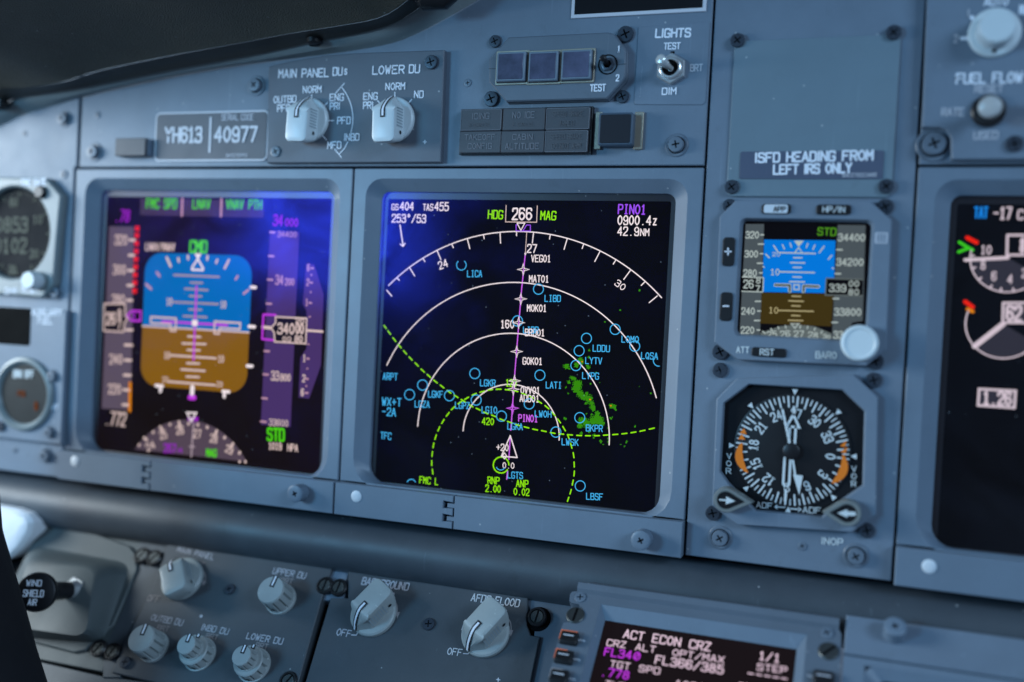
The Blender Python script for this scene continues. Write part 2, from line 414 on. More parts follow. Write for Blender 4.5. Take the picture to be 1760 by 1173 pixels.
# ------------------------------------------------------------------ stroke font
def _o(x0, y0, x1, y1, r=1.3):
    return [(x0+r, y0), (x1-r, y0), (x1, y0+r), (x1, y1-r), (x1-r, y1), (x0+r, y1), (x0, y1-r), (x0, y0+r), (x0+r, y0)]
G = {
'A': ['s', [(0,0),(1.9,6),(2.1,6),(4,0)], 's', [(.75,2),(3.25,2)]],
'B': ['s', [(0,0),(0,6)], 'c', [(0,6),(1.4,6),(2.6,6),(3.8,5.9),(3.8,3.3),(2.6,3.2),(0,3.2)], 'c', [(2.2,3.2),(2.9,3.2),(4.1,3),(4.1,.1),(2.8,0),(1.4,0),(0,0)]],
'C': ['c', [(4,4.7),(3.9,6),(2,6),(0,6),(0,3),(0,0),(2,0),(3.9,0),(4,1.3)]],
'D': ['s', [(0,-.05),(0,6.05)], 'c', [(0,6),(1.6,6),(2.3,6),(4,5.8),(4,3),(4,.2),(2.3,0),(1.6,0),(0,0)]],
'E': ['s', [(4,6),(0,6),(0,0),(4,0)], 's', [(0,3.1),(3,3.1)]],
'F': ['s', [(4,6),(0,6),(0,0)], 's', [(0,3.1),(3,3.1)]],
'G': ['c', [(4,4.8),(3.9,6),(2,6),(0,6),(0,3),(0,0),(2,0),(4,0),(4,2.7)], 's', [(4,2.7),(2.4,2.7)]],
'H': ['s', [(0,0),(0,6)], 's', [(4,0),(4,6)], 's', [(0,3.1),(4,3.1)]],
'I': ['s', [(1,0),(3,0)], 's', [(1,6),(3,6)], 's', [(2,0),(2,6)]],
'J': ['c', [(3.4,6),(3.4,1),(3.2,0),(1.7,0),(.2,0),(.2,1.4)]],
'K': ['s', [(0,0),(0,6)], 's', [(4,6),(0,2.2)], 's', [(1.4,3.5),(4,0)]],
'L': ['s', [(0,6),(0,0),(3.8,0)]],
'M': ['s', [(0,0),(0,6),(2,2.6),(4,6),(4,0)]],
'N': ['s', [(0,0),(0,6),(4,0),(4,6)]],
'O': ['c', _o(0,0,4,6,1.6)],
'P': ['s', [(0,0),(0,6)], 'c', [(0,6),(2.2,6),(4,5.8),(4,3),(2.2,2.8),(0,2.8)]],
'Q': ['c', _o(0,0,4,6,1.6), 's', [(2.4,1.8),(4,-.3)]],
'R': ['s', [(0,0),(0,6)], 'c', [(0,6),(2.2,6),(4,5.8),(4,3.1),(2.2,2.9),(0,2.9)], 's', [(2.1,2.9),(4,0)]],
'S': ['c', [(3.9,4.9),(3.7,6),(2,6),(.1,6),(.1,3.4),(2,3.2),(3.95,2.9),(4,0),(2,0),(.2,0),(0,1.2)]],
'T': ['s', [(0,6),(4,6)], 's', [(2,6),(2,0)]],
'U': ['c', [(0,6),(0,2),(0,0),(2,0),(4,0),(4,2),(4,6)]],
'V': ['s', [(0,6),(1.95,0),(2.05,0),(4,6)]],
'W': ['s', [(0,6),(.9,0),(2,4.2),(3.1,0),(4,6)]],
'X': ['s', [(0,0),(4,6)], 's', [(0,6),(4,0)]],
'Y': ['s', [(0,6),(2,3),(4,6)], 's', [(2,3),(2,0)]],
'Z': ['s', [(0,6),(4,6),(0,0),(4,0)]],
'0': ['c', _o(.1,0,3.9,6,1.6)],
'1': ['s', [(.9,4.9),(2.1,6),(2.1,0)], 's', [(.9,0),(3.3,0)]],
'2': ['c', [(.1,4.5),(.3,6),(2,6),(3.9,6),(3.9,3.6),(2.4,2.4),(.9,1.2),(0,0)], 's', [(0,0),(4,0)]],
'3': ['c', [(.2,5),(.5,6),(2,6),(3.8,6),(3.8,3.3),(2,3.2)], 'c', [(1.2,3.2),(2,3.2),(4,3),(4,0),(2,0),(.2,0),(0,1.2)]],
'4': ['s', [(3,0),(3,6),(0,1.8),(4,1.8)]],
'5': ['s', [(3.7,6),(.5,6),(.3,3.2)], 'c', [(.3,3.2),(1,3.7),(2.2,3.7),(4,3.6),(4,.2),(2,0),(.3,0),(0,1)]],
'6': ['c', _o(0,0,4,3.6,1.3), 'c', [(3.8,4.9),(3.5,6),(2.1,6),(0,6),(0,3),(0,1.7)]],
'7': ['s', [(0,6),(4,6),(1.5,0)]],
'8': ['c', _o(.3,3.2,3.7,6,1.1), 'c', _o(0,0,4,3.2,1.2)],
'9': ['c', _o(0,2.4,4,6,1.3), 'c', [(.2,1.1),(.5,0),(1.9,0),(4,0),(4,3),(4,4.3)]],
'.': ['s', [(1.9,.1),(2.1,.1)]], '/': ['s', [(0,-.3),(4,6.3)]], '+': ['s', [(2,1),(2,5)], 's', [(0,3),(4,3)]],
'-': ['s', [(.3,3),(3.7,3)]], 'd': ['c', _o(1,4.2,2.9,6.2,.7)], ' ': [], '|': ['s', [(2,-.5),(2,6.5)]],
's': ['c', [(3.2,3.4),(3,4.2),(1.8,4.2),(.4,4.2),(.4,2.3),(1.8,2.1),(3.3,2),(3.4,0),(1.8,0),(.5,0),(.3,.8)]],
'z': ['s', [(.3,4.2),(3.6,4.2),(.3,0),(3.7,0)]],
'o': ['c', _o(.1,0,3.9,6,1.6), 's', [(.6,.6),(3.4,5.4)]],
'i': ['s', [(2,0),(2,6)]],
'_': ['s', [(.2,.3),(3.8,.3)]],
}
PROP = {'I': (-.2, 2), 'i': (1.6, .8), 'M': (0, 4), '1': (.6, 2.7), '.': (1.6, .8), 'L': (0, 3.6), 'J': (0, 3.6), ' ': (0, 2.6), '/': (0, 3.6)}
def chaikin(P, it=2):
    closed = P[0] == P[-1]
    for _ in range(it):
        Q = [P[0]] if not closed else []
        for i in range(len(P)-1):
            a, b = P[i], P[i+1]
            Q.append((a[0]*.75+b[0]*.25, a[1]*.75+b[1]*.25)); Q.append((a[0]*.25+b[0]*.75, a[1]*.25+b[1]*.75))
        if not closed: Q.append(P[-1])
        else: Q.append(Q[0])
        P = Q
    return P
GC = {}
def glyph(ch):
    if ch not in GC:
        g = G[ch]; out = []
        for k in range(0, len(g), 2):
            P = g[k+1]
            out.append(chaikin(P) if g[k] == 'c' else P)
        GC[ch] = out
    return GC[ch]
def text2(mb, fr, s, A, B, h, mat, wt=0.13, w=0.0003, mono=False, slant=0.0):
    """s between plane points A and B (stroke extents), cap height h"""
    A, B = Vector(A), Vector(B); d = B-A; L = d.length; d.normalize(); up = Vector((-d.y, d.x))
    pos = []; x = 0
    gap = 1.6 if mono else 1.5
    for ch in s:
        if ch in PROP and not mono: o, wd = PROP[ch]
        else: o, wd = 0, 4
        if ch == 'I' and not mono: ch = 'i'; o, wd = 1.6, .8
        pos.append((ch, x-o)); x += wd+gap
    tot = x-gap; sy = h/6; hw = wt*h/2
    kx = (L-2*hw)/max(tot, 0.1) if len(s) > 0 else sy
    for ch, x0 in pos:
        for P in glyph(ch):
            cl = len(P) > 3 and P[0] == P[-1]
            pts = []
            for (gx, gy) in P:
                q = A+d*(hw+(x0+gx)*kx+slant*gy*sy)+up*(gy*sy); pts.append((q.x, q.y))
            mb.ribbon(fr, pts, hw, w, mat, closed=cl, cap=3)
def TXT(mb, fr, s, p0, p1, hpx, mat, wt=0.13, w=0.0003, mono=False, slant=0.0):
    A = uv(fr, p0[0], p0[1], w); B = uv(fr, p1[0], p1[1], w); U = uv(fr, p0[0], p0[1]-hpx, w)
    _d = (Vector(B)-Vector(A)).normalized(); text2(mb, fr, s, A, B, abs((Vector(U)-Vector(A)).dot(Vector((-_d.y, _d.x)))), mat, wt, w, mono, slant)
def LINE(mb, fr, P, wpx, mat, w=0.0003, closed=False, flat_cap=False):
    Q = pp(fr, P, w); s = (Vector(uv(fr, P[0][0], P[0][1]-10, w))-Vector(uv(fr, P[0][0], P[0][1], w))).length/10
    mb.ribbon(fr, Q, wpx*s/2, w, mat, closed=closed, flat_cap=flat_cap)
def POLY(mb, fr, P, mat, w=0.0002):
    mb.face(fr, pp(fr, P, w), w+mb.lift(), mat)
def ring(mb, fr, c, r, hw, mat, w=0.0003, a0=0, a1=2*math.pi, n=28):
    full = abs(a1-a0) > 6.28
    k = n if full else n+1
    pts = [(c[0]+r*math.cos(a0+(a1-a0)*i/n), c[1]+r*math.sin(a0+(a1-a0)*i/n)) for i in range(k)]
    mb.ribbon(fr, pts, hw, w, mat, closed=full)

# ------------------------------------------------------------------ shared small parts
def cross_outline(r, t, nseg=24):
    P = [(t, r), (-t, r), (-t, t), (-r, t), (-r, -t), (-t, -t), (-t, -r), (t, -r), (t, -t), (r, -t), (r, t), (t, t)]
    out = []
    for i in range(12):
        a, b = P[i], P[(i+1) % 12]; out.append(a); out.append(((a[0]+b[0])/2, (a[1]+b[1])/2))
    return out
def screw_mesh(name, r, h, mat, dome=0.25, rec=0.5, collar=None):
    mb = LM(); X = cross_outline(r*rec, r*0.10)
    angs = [math.atan2(y, x) for x, y in X]
    circ = lambda q: [(q*math.cos(a), q*math.sin(a)) for a in angs]
    mb.loft(ID, [(circ(r), 0), (circ(r), h*(1-dome)), (circ(r*.93), h*.97), (circ(r*.68), h), (X, h), ([(x*.8, y*.8) for x, y in X], h-r*.45)], mat, False, True)
    mb.face(ID, [(x*.97, y*.97) for x, y in X], h-r*.12, "recess_black")
    if collar:
        mb.lathe(ID, (0, 0), [(r*collar, 0), (r*collar, h*.12), (r*collar*.93, h*.22), (r*1.12, h*.22), (r*1.08, h*.02)], mat, 24, False, False)
        mb.lathe(ID, (0, 0), [(r*1.12, h*.21), (r*1.0, h*.02)], "recess_black", 24, False, False)
    return mb.lmesh(name)
SC_BLACK = screw_mesh("screw_black", 0.0034, 0.0016, "screw_black", rec=.6)
SC_FLUSH = screw_mesh("screw_flush", 0.0032, 0.0006, "screw_grey", rec=.6)
SC_COLLAR = screw_mesh("screw_collar", 0.0040, 0.0034, "screw_grey", rec=.5, collar=1.5)
SC_SMALL = screw_mesh("screw_small", 0.0022, 0.0004, "screw_grey", rec=.5)
SC_THUMB = screw_mesh("thumb_screw", 0.0050, 0.0076, "bezel_paint", dome=.06, rec=.34)
def slot_mesh():
    mb = LM(); r = 0.0036
    mb.lathe(ID, (0, 0), [(r*1.45, 0), (r*1.45, .0016), (r*1.3, .0022), (r*1.08, .0022), (r*1.02, .0010)], "black_plastic", 24, False, False)
    mb.lathe(ID, (0, 0), [(r, 0), (r, .0016), (r*.9, .0020)], "dull_steel", 24, False, True)
    mb.prism(ID, [(-r*.9, -r*.13), (r*.9, -r*.13), (r*.9, r*.13), (-r*.9, r*.13)], .0019, .00212, "recess_black", 0)
    return mb.lmesh("slotted_fastener")
SLOT = slot_mesh()

def pointer_knob_meshes(k, mat):
    """skirt disc, winged grip and index line; pointer towards +v; k scales"""
    a = LM(); a.lathe(ID, (0, 0), [(.0125*k, 0), (.0127*k, .0008*k), (.0125*k, .0022*k), (.0117*k, .0030*k), (.0085*k, .0034*k)], mat, 40, False, True)
    skirt = a.lmesh("knob_skirt")
    g = LM()
    def sec(w, hw_t, tail, sh, tip, hw_p, r):
        # 20 points: tail corners rounded, shoulders, pointer tip
        P = []
        for i in range(6):
            an = math.pi+math.pi/2*i/5; P.append((-hw_t+r+r*math.cos(an), tail+r+r*math.sin(an)))
        for i in range(6):
            an = 1.5*math.pi+math.pi/2*i/5; P.append((hw_t-r+r*math.cos(an), tail+r+r*math.sin(an)))
        P += [(hw_t, sh*.5+tail*.5), (hw_t, sh), (hw_p*1.5, (sh*.25+tip*.75)), (hw_p, tip), (-hw_p, tip), (-hw_p*1.5, (sh*.25+tip*.75)), (-hw_t, sh), (-hw_t, sh*.5+tail*.5)]
        return ([(x*k, y*k) for x, y in P], w*k)
    g.loft(ID, [sec(.0028, .0072, -.0128, .0060, .0124, .0016, .003), sec(.0075, .0071, -.0140, .0052, .0100, .0020, .003),
                sec(.0125, .0070, -.0146, .0030, .0060, .0045, .003), sec(.0138, .0066, -.0142, .0024, .0046, .0048, .003), sec(.0143, .0056, -.0132, .0018, .0036, .0046, .003)], mat, False, True)
    for sd in (-1, 1):
        for i in range(7):
            v0 = -.0055+i*.0016
            g.add([ID.p(x*k, y*k, z*k) for x, y, z in [(sd*.00735, v0, .0045), (sd*.00735, v0+.0006, .0045), (sd*.00728, v0+.0006, .0118), (sd*.00728, v0, .0118)]], [[0, 1, 2, 3]], "knob_groove")
        g.add([ID.p(sd*.00745*k, (-.0085+.0011*math.cos(t*math.pi/4))*k, (.0072+.0011*math.sin(t*math.pi/4))*k) for t in range(8)], [list(range(8))], "mark_black")
    grip = g.lmesh("knob_grip")
    ln = LM()
    def strip(hw, e, mt, y0):
        A = [(y0, .01432), (.0030, .01434), (.0052, .01315), (.0078, .0107), (.0103, .0076), (.0126, .0032)]
        vs = []
        for y, z in A: vs += [ID.p(-hw*k, y*k, (z+e)*k), ID.p(hw*k, y*k, (z+e)*k)]
        ln.add(vs, [[2*i, 2*i+1, 2*i+3, 2*i+2] for i in range(len(A)-1)], mt)
    strip(.00140, .00035, "mark_black", -.0012); strip(.0006, .0005, "engraved_white", -.0004)
    return skirt, grip, ln.lmesh("index_line")
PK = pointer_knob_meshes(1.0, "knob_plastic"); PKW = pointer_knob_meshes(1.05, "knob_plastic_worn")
def pointer_knob(T, fr, u, v, ang, meshes=PK, w=0):
    f = fr.sub(u, v, w, ang)
    s = T.place("knob", meshes[0], f); g = T.place("grip", meshes[1], fr0(f), s)
    g.matrix_basis = Matrix.Identity(4); l = T.place("index_line", meshes[2], fr0(f), s); l.matrix_basis = Matrix.Identity(4)
    return s
def fr0(f): return f
def round_knob_mesh(name, r, h, mat, n=12):
    mb = LM(); N = n*6
    def loop(q, w, depth):
        P = []
        for i in range(N):
            a = 2*math.pi*i/N; ph = (i % 6)/6.0
            d = depth*q if i % 6 in (0,) else 0
            P.append(((q-d)*math.cos(a), (q-d)*math.sin(a)))
        return (P, w)
    mb.loft(ID, [loop(r*1.06, 0, 0), loop(r*1.06, h*.12, 0), loop(r, h*.14, .0), loop(r, h*.2, .2), loop(r*.96, h*.88, .2), loop(r*.95, h*.93, 0), loop(r*.88, h, 0)], mat, False, True)
    for sgn in (0,):
        mb.add([ID.p(r*.16*math.cos(t*math.pi/4)+r*.2, -r*.99, h*.45+r*.16*math.sin(t*math.pi/4)) for t in range(8)], [list(range(8))], "mark_black")
    return mb.lmesh(name)
def index_mesh(name, y0, y1, z, hw):
    mb = LM()
    mb.prism(ID, [(-hw*1.8, y0), (hw*1.8, y0), (hw*1.8, y1), (-hw*1.8, y1)], z-.0002, z+.00015, "mark_black", 0)
    mb.prism(ID, [(-hw*.65, y0+hw*1.1), (hw*.65, y0+hw*1.1), (hw*.65, y1), (-hw*.65, y1)], z+.00015, z+.0003, "engraved_white", 0)
    return mb.lmesh(name)

def plate_hole(mb, fr, outer, inner, w0, w1, mat, ch=0.0004):
    """ring plate; outer and inner loops with equal counts"""
    mb.loft(fr, [(outer, w0), (outer, w1-ch), (inset(outer, ch), w1), (inset(inner, -ch), w1), (inner, w1-ch), (inner, w0)], mat, False, False)

# ================================================================== large structure
def curve_px(fr, P, w, k=6):
    return [fr.p(*uv(fr, x, y, w), w) for x, y in [tuple(q) for q in spline(P, k)]]
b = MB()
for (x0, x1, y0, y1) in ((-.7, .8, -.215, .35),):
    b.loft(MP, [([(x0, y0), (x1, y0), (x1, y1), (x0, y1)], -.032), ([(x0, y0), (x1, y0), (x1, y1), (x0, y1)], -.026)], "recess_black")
single("panel_backing", b, (0, -.2, -.03), "black sheet added to darken the gaps of the instrument panel", "backing", kind='structure')  # sheet is black so the panel gaps look shaded

# main panel plates that carry the instruments
G1 = .0006
T_UP = Thing("upper_panel_plate", (0, 0, 0), "grey-blue upper panel plate carrying the selector panel, caption lights and toggle switches", "panel plate", kind='structure')
b = MB(); x0 = uv(MP, 136.5, 270)[0]
b.prism(MP, [(x0, G1), (.2-G1, G1), (.2-G1, .30), (x0, .30)], -.02, 0, "panel_paint", .0005); T_UP.part("plate", b)
T_CC = Thing("center_panel_plate", (.25, -.19, 0), "narrow grey-blue vertical panel plate between the displays carrying the standby instruments", "panel plate", kind='structure')
S3 = .09972
b = MB(); vb = uv(MP, 1350, 977)[1]
b.prism(MP, [(.2+G1, vb), (.2+S3-G1, vb), (.2+S3-G1, .30), (.2+G1, .30)], -.02, -.0006, "panel_paint", .0005); T_CC.part("plate", b)
T_AX = Thing("outboard_panel_plate", (-.25, -.19, 0), "pale grey-blue outboard panel plate at the left edge carrying the clock and pressure gauge", "panel plate", kind='structure')
b = MB(); xl = uv(MP, 134, 270)[0]
b.prism(MP, [(-.6, -.1985), (-.2-G1, -.1985), (-.2-G1, G1), (xl-.0004, G1), (xl-.0004, .30), (-.6, .30)], -.02, 0.0005, "panel_paint", .0005); T_AX.part("plate", b)

# bolster roll under the displays
def roll(x0, x1, yc, zc, ry, rz, mat, n=40):
    mb = MB(); fr = Fr((x0, 0, 0), (0, 0, -1), (0, 1, 0))   # profile plane, extruded along +x
    P = [(yc+ry*math.sin(2*math.pi*i/n), zc+rz*math.cos(2*math.pi*i/n)) for i in range(n)]
    vs = []
    for x in (x0, x1): vs += [Vector((x, y, z)) for y, z in P]
    fs = [[j, (j+1) % n, n+(j+1) % n, n+j] for j in range(n)]+[list(range(n))[::-1], [n+j for j in range(n)]]
    mb.add(vs, fs, mat); return mb
b = roll(-.75, .8, -.2189, -.013, .0172, .0180, "bolster_paint")
single("bolster", b, (0, -.233, 0), "long rounded dark blue-grey bolster roll running under the displays", "bolster")

# glareshield
C1 = [(-80, 250), (0, 218), (44, 197), (90, 184), (136, 170), (245, 143), (382, 117), (489, 103), (600, 88), (674, 74), (718, 57), (762, 34), (821, 0), (880, -40), (960, -110)]
C2 = [(-80, 225), (0, 186), (24, 170), (70, 162), (122, 154), (200, 139), (293, 120), (440, 93), (552, 69), (612, 58), (660, 46), (690, 34), (715, 18), (745, -4), (800, -45), (880, -120)]
C3 = [(-80, 175), (-10, 153), (50, 150), (110, 141), (172, 122), (290, 97), (420, 73), (500, 58), (590, 44), (650, 32), (690, 10), (725, -22), (780, -60), (860, -140)]
def ctrl(C, w, n=60):
    P = curve_px(MP, C, w, 8); L = [0]
    for i in range(1, len(P)): L.append(L[-1]+(P[i]-P[i-1]).length)
    out = []
    for k in range(n+1):
        t = L[-1]*k/n; i = 0
        while i < len(L)-2 and L[i+1] < t: i += 1
        f = (t-L[i])/max(1e-9, L[i+1]-L[i]); out.append(P[i].lerp(P[i+1], min(1, f)))
    return out
def strip(rows, mat):
    mb = MB(); n = len(rows[0]); vs = []
    for r in rows: vs += r
    mb.add(vs, [[i*n+j, i*n+j+1, (i+1)*n+j+1, (i+1)*n+j] for i in range(len(rows)-1) for j in range(n-1)], mat); return mb
T_GS = Thing("glareshield", (-.1, .06, .02), "black grained glareshield overhanging the panel at the top left with a curved grey rim", "glareshield")
c1, c2, c3 = ctrl(C1, .0004), ctrl(C2, .0085), ctrl(C3, .022)
mid = [a.lerp(b_, .5)+Vector((0, -.0012, .0008)) for a, b_ in zip(c1, c2)]
q1 = [a.lerp(b_, .22)+Vector((0, -.0003, -.0002)) for a, b_ in zip(c1, c2)]
T_GS.part("rim", strip([c1, q1, mid, [a.lerp(b_, .85)+Vector((0, -.0004, .0008)) for a, b_ in zip(c1, c2)], c2], "rim_paint"))
l0 = [p+Vector((0, .0004, .0)) for p in c2]
l1 = [p+Vector((0, -.0010, .0018)) for p in c2]
l2 = [a.lerp(b_, .25)+Vector((0, 0, .0012)) for a, b_ in zip(c2, c3)]
T_GS.part("lip", strip([l0, l1, l2, [a.lerp(b_, .6) for a, b_ in zip(c2, c3)], c3], "glareshield_lip"))
e0 = [p+Vector((0, .0006, -.0006)) for p in c3]
rows = [e0]
for (dy, dz, dx) in ((-.0006, .0020, 0), (.0006, .006, 0), (.0030, .016, -.001), (.006, .035, -.003), (.0095, .065, -.006), (.014, .11, -.01), (.020, .17, -.02), (.03, .26, -.03), (.05, .36, -.04)):
    rows.append([p+Vector((dx, dy+.0018*math.sin(p.x*46+1.2)*min(1, dz/.05), dz)) for p in c3])
T_GS.part("padding", strip(rows, "glareshield_vinyl"))
# two fastener heads on the lip
for (px_, py_, r_) in ((540, 66, .0046), (4, 178, .0045)):
    q = un3(px_, py_, MP, .012); mb = MB(); f = Fr(q, (1, 0, 0), (0, .55, .83)); f = Fr(q, (1, .12, 0), (0, .0, -1))
    f = Fr(q+Vector((0, .002, 0)), (1, .1, 0), Vector((0, 0, 1)))
    mb.lathe(f, (0, 0), [(r_*.75, -.001), (r_*.75, .002), (r_, .0024), (r_, .0048), (r_*.7, .0060)], "black_plastic", 20)
    mb.prism(f, [(-r_*.7, -.0004), (r_*.7, -.0004), (r_*.7, .0004), (-r_*.7, .0004)], .0060, .00615, "recess_black", 0)
    T_GS.part("fastener", mb)
# dark bracket just in the frame beside the rim
mb = MB(); q = un3(745, -6, MP, .02)
mb.tube([q+Vector((-.010, .001, .002)), q+Vector((-.004, -.0012, .002)), q+Vector((.006, -.001, .001)), q+Vector((.018, .006, 0))], [.004, .0068, .0068, .004], "black_plastic", 14)
T_GS.part("bracket", mb)

# ================================================================== display units
def display_unit(X0, label, flapL, flapR, zig=None, sensor=None, thumb=None, group="large square displays across the panel"):
    T = Thing("display_unit", (X0+.1, -.18, 0), label, "display", group)
    o = X0
    outer = rr(o+G1, -.180, o+.2-G1, -G1, .0006)
    s1 = rr(o+.0090, -.1815, o+.1915, -.0068, (.016, .016, .0095, .0095))
    s2 = rr(o+.0159, -.1802, o+.1850, -.0130, (.0105, .0105, .0048, .0048))
    b = MB()
    b.loft(MP, [(outer, -.02), (outer, -.0005), (inset(outer, .0005), 0), (inset(s1, -.0005), 0), (s1, -.0004), (s2, -.0058), (inset(s2, .0002), -.0085)], "bezel_paint", False, False)
    T.part("bezel", b)
    # glass and black lcd below it
    b = MB(); b.face(MP, inset(s2, -.0006), -.0082, "lcd_brown" if X0 < 0 else "lcd_black"); scr = T.part("screen", b, smooth=False)
    # dark border strip around the active area
    b = MB(); u0, v0, u1, v1 = o+.0161, -.1800, o+.1848, -.0132
    act = rr(o+.0190, -.1795, o+.1822, -.0168, .0010)
    b.loft(MP, [(rr(u0, v0, u1, v1, (.0104, .0104, .0047, .0047)), -.00795), (act, -.0081)], "screen_edge", False, False); T.part("screen_edge", b)
    b = MB(); b.face(MP, inset(s2, -.0003), -.0060, "coated_glass" if X0 < .25 else "plain_glass"); T.part("glass", b, smooth=False)
    # hinged lower door, a little proud of the bezel
    W1 = .0052; vt, vb = -.1803, -.1984
    A = o+G1; Bq = o+.2-G1
    b = MB(); fl = T.o
    if zig:
        z = uv(MP, zig[0], zig[1], W1)[0]; st = .0058; hh = (vt-vb)
        zl = [(z, vt), (z, vt-hh*.20), (z-st, vt-hh*.20), (z-st, vt-hh*.38), (z, vt-hh*.38), (z, vt-hh*.60), (z-st, vt-hh*.60), (z-st, vt-hh*.78), (z, vt-hh*.78), (z, vb)]
        g = .00045
        L = [(A, vb)]+[(x-g, y+(g if i in (2, 6) else (-g if i in (3, 7) else 0))) for i, (x, y) in enumerate(zl)][::-1]+[(A, vt)]
        Rr = [(Bq, vb), (Bq, vt)]+[(x+g*.6, y-(g*.3 if i in (1, 2, 5, 6) else (-g*.3 if i in (3, 4, 7, 8) else 0))) for i, (x, y) in enumerate(zl)]
        zl2 = [(z, vt), (z, vt-hh*.24), (z-st*.72, vt-hh*.24), (z-st*.72, vt-hh*.37), (z, vt-hh*.37), (z, vt-hh*.64), (z-st*.72, vt-hh*.64), (z-st*.72, vt-hh*.77), (z, vt-hh*.77), (z, vb)]
        Rr = [(Bq, vb), (Bq, vt)]+[(x+g, y) for x, y in zl2]
        b.prism(MP, L, -.006, W1, "bezel_paint", .0003); d = T.part("door", b)
        b = MB(); b.prism(MP, Rr, -.006, W1, "bezel_paint", .0003); T.part("door", b)
        b = MB(); b.prism(MP, [(z-st*1.05, vb+.001), (z+.0008, vb+.001), (z+.0008, vt-.001), (z-st*1.05, vt-.001)], -.006, -.001, "recess_black", 0); T.part("hinge", b)
    else:
        b.prism(MP, [(A, vb), (Bq, vb), (Bq, vt), (A, vt)], -.006, W1, "bezel_paint", .0004); T.part("door", b)
    if sensor:
        c = uv(MP, *sensor, W1); b = MB()
        b.lathe(MP, c, [(.0033, W1), (.0033, W1+.0002), (.0026, W1+.0006), (.001, W1+.0007)], "sensor_white", 28, False, True); T.part("light_sensor", b)
    if thumb:
        c = uv(MP, *thumb, W1); T.place("thumb_screw", SC_THUMB, MP.sub(c[0], c[1], W1, .5))
    return T, scr
flat("screen_edge", (0.016, 0.012, 0.014, 1), 0.35)
T_PFD, S_PFD = display_unit(-.2, "square display showing a blue and brown artificial horizon between speed and altitude tapes", 0, 0, zig=(259, 790), sensor=(129, 793), thumb=(518, 846))
T_ND, S_ND = display_unit(0, "sharp middle display showing a navigation map with white range arcs and cyan airport circles", 0, 0, zig=(779, 880), sensor=(612.5, 853.5), thumb=(1106, 925))
T_EN, S_EN = display_unit(.2+S3, "display at the right edge showing round engine gauges above an empty black area", 0, 0, sensor=(1597, 974))
SW = -.0078                                            # where the symbols lie, just above the lcd
def sym(T, S, name, fn, label=None):
    mb = MB(); fn(mb)
    return T.part(name, mb, parent=S, label=label, smooth=False)

# ---------------- navigation display
r3 = zz(620, 310, 4.693); r4 = zz(880, 310, 4.693); r5 = zz(620, 540, 4.693); r6 = zz(880, 540, 4.693); r7 = zz(620, 680, 4.693); r8 = zz(880, 680, 4.693)
def ndt(name, s, a, c, h, mat, wt=.15, mono=True):
    sym(T_ND, S_ND, name, lambda mb: TXT(mb, MP, s, a, c, h, mat, wt, SW, mono))
CY, WH, GR, MG, VI = "sy_cyan", "sy_white", "sy_green", "sy_route", "sy_violet"
for s, a, c in (("LICA", (802.6, 476.2), (828.8, 476.2)), ("LIBD", (935.8, 518.4), (964, 518.8)), ("LIBR", (899, 573), (926, 573)), ("LATI", (938, 667.3), (965.5, 668)),
                ("LWOH", (919, 716.7), (948, 717.8)), ("LDDU", (1018.5, 604), (1048.3, 605)), ("LYTV", (1005.7, 625.2), (1035, 626.2)), ("LYPG", (1000.4, 651), (1029.6, 652.3)),
                ("LQMQ", (1068, 588.4), (1098, 589.4)), ("LQSA", (1101.6, 616.7), (1131, 618)), ("BKPR", (1006.8, 741), (1036, 742.4)), ("LWSK", (965.2, 764.8), (994.4, 766.3)),
                ("LBSF", (1007.4, 858.4), (1036.6, 860)), ("LGKR", (825, 663.6), (852, 664.2)), ("LGKF", (735.7, 682.8), (761.5, 683.8)), ("LGZA", (712.7, 699.8), (738.9, 700.9)),
                ("LGPZ", (782, 702), (807.7, 703)), ("LGIO", (827.8, 710), (854.6, 710.7)), ("LGKA", (872, 738), (898.9, 739.2)), ("LGTS", (872, 821.7), (898.9, 823.2))):
    ndt("airport_name", s, a, c, 10.6, CY)
for s, a, c, mt in (("VEGO1", (912.6, 450.2), (946.8, 450.6), WH), ("MATO1", (909, 485.2), (943.5, 485.6), WH), ("MOKO1", (905.6, 535.4), (939.5, 536), WH), ("BRDO1", (902, 577.3), (936.3, 578), WH),
                    ("GOKO1", (898, 626.3), (932.3, 627.2), WH), ("OVVO1", (894.5, 676.4), (928.2, 677.4), WH), ("ADDO1", (893, 690.2), (927, 691.6), WH), ("PINO1", (890.7, 724.3), (924.5, 725.8), MG)):
    ndt("waypoint_name", s, a, c, 11.3, mt, .15)
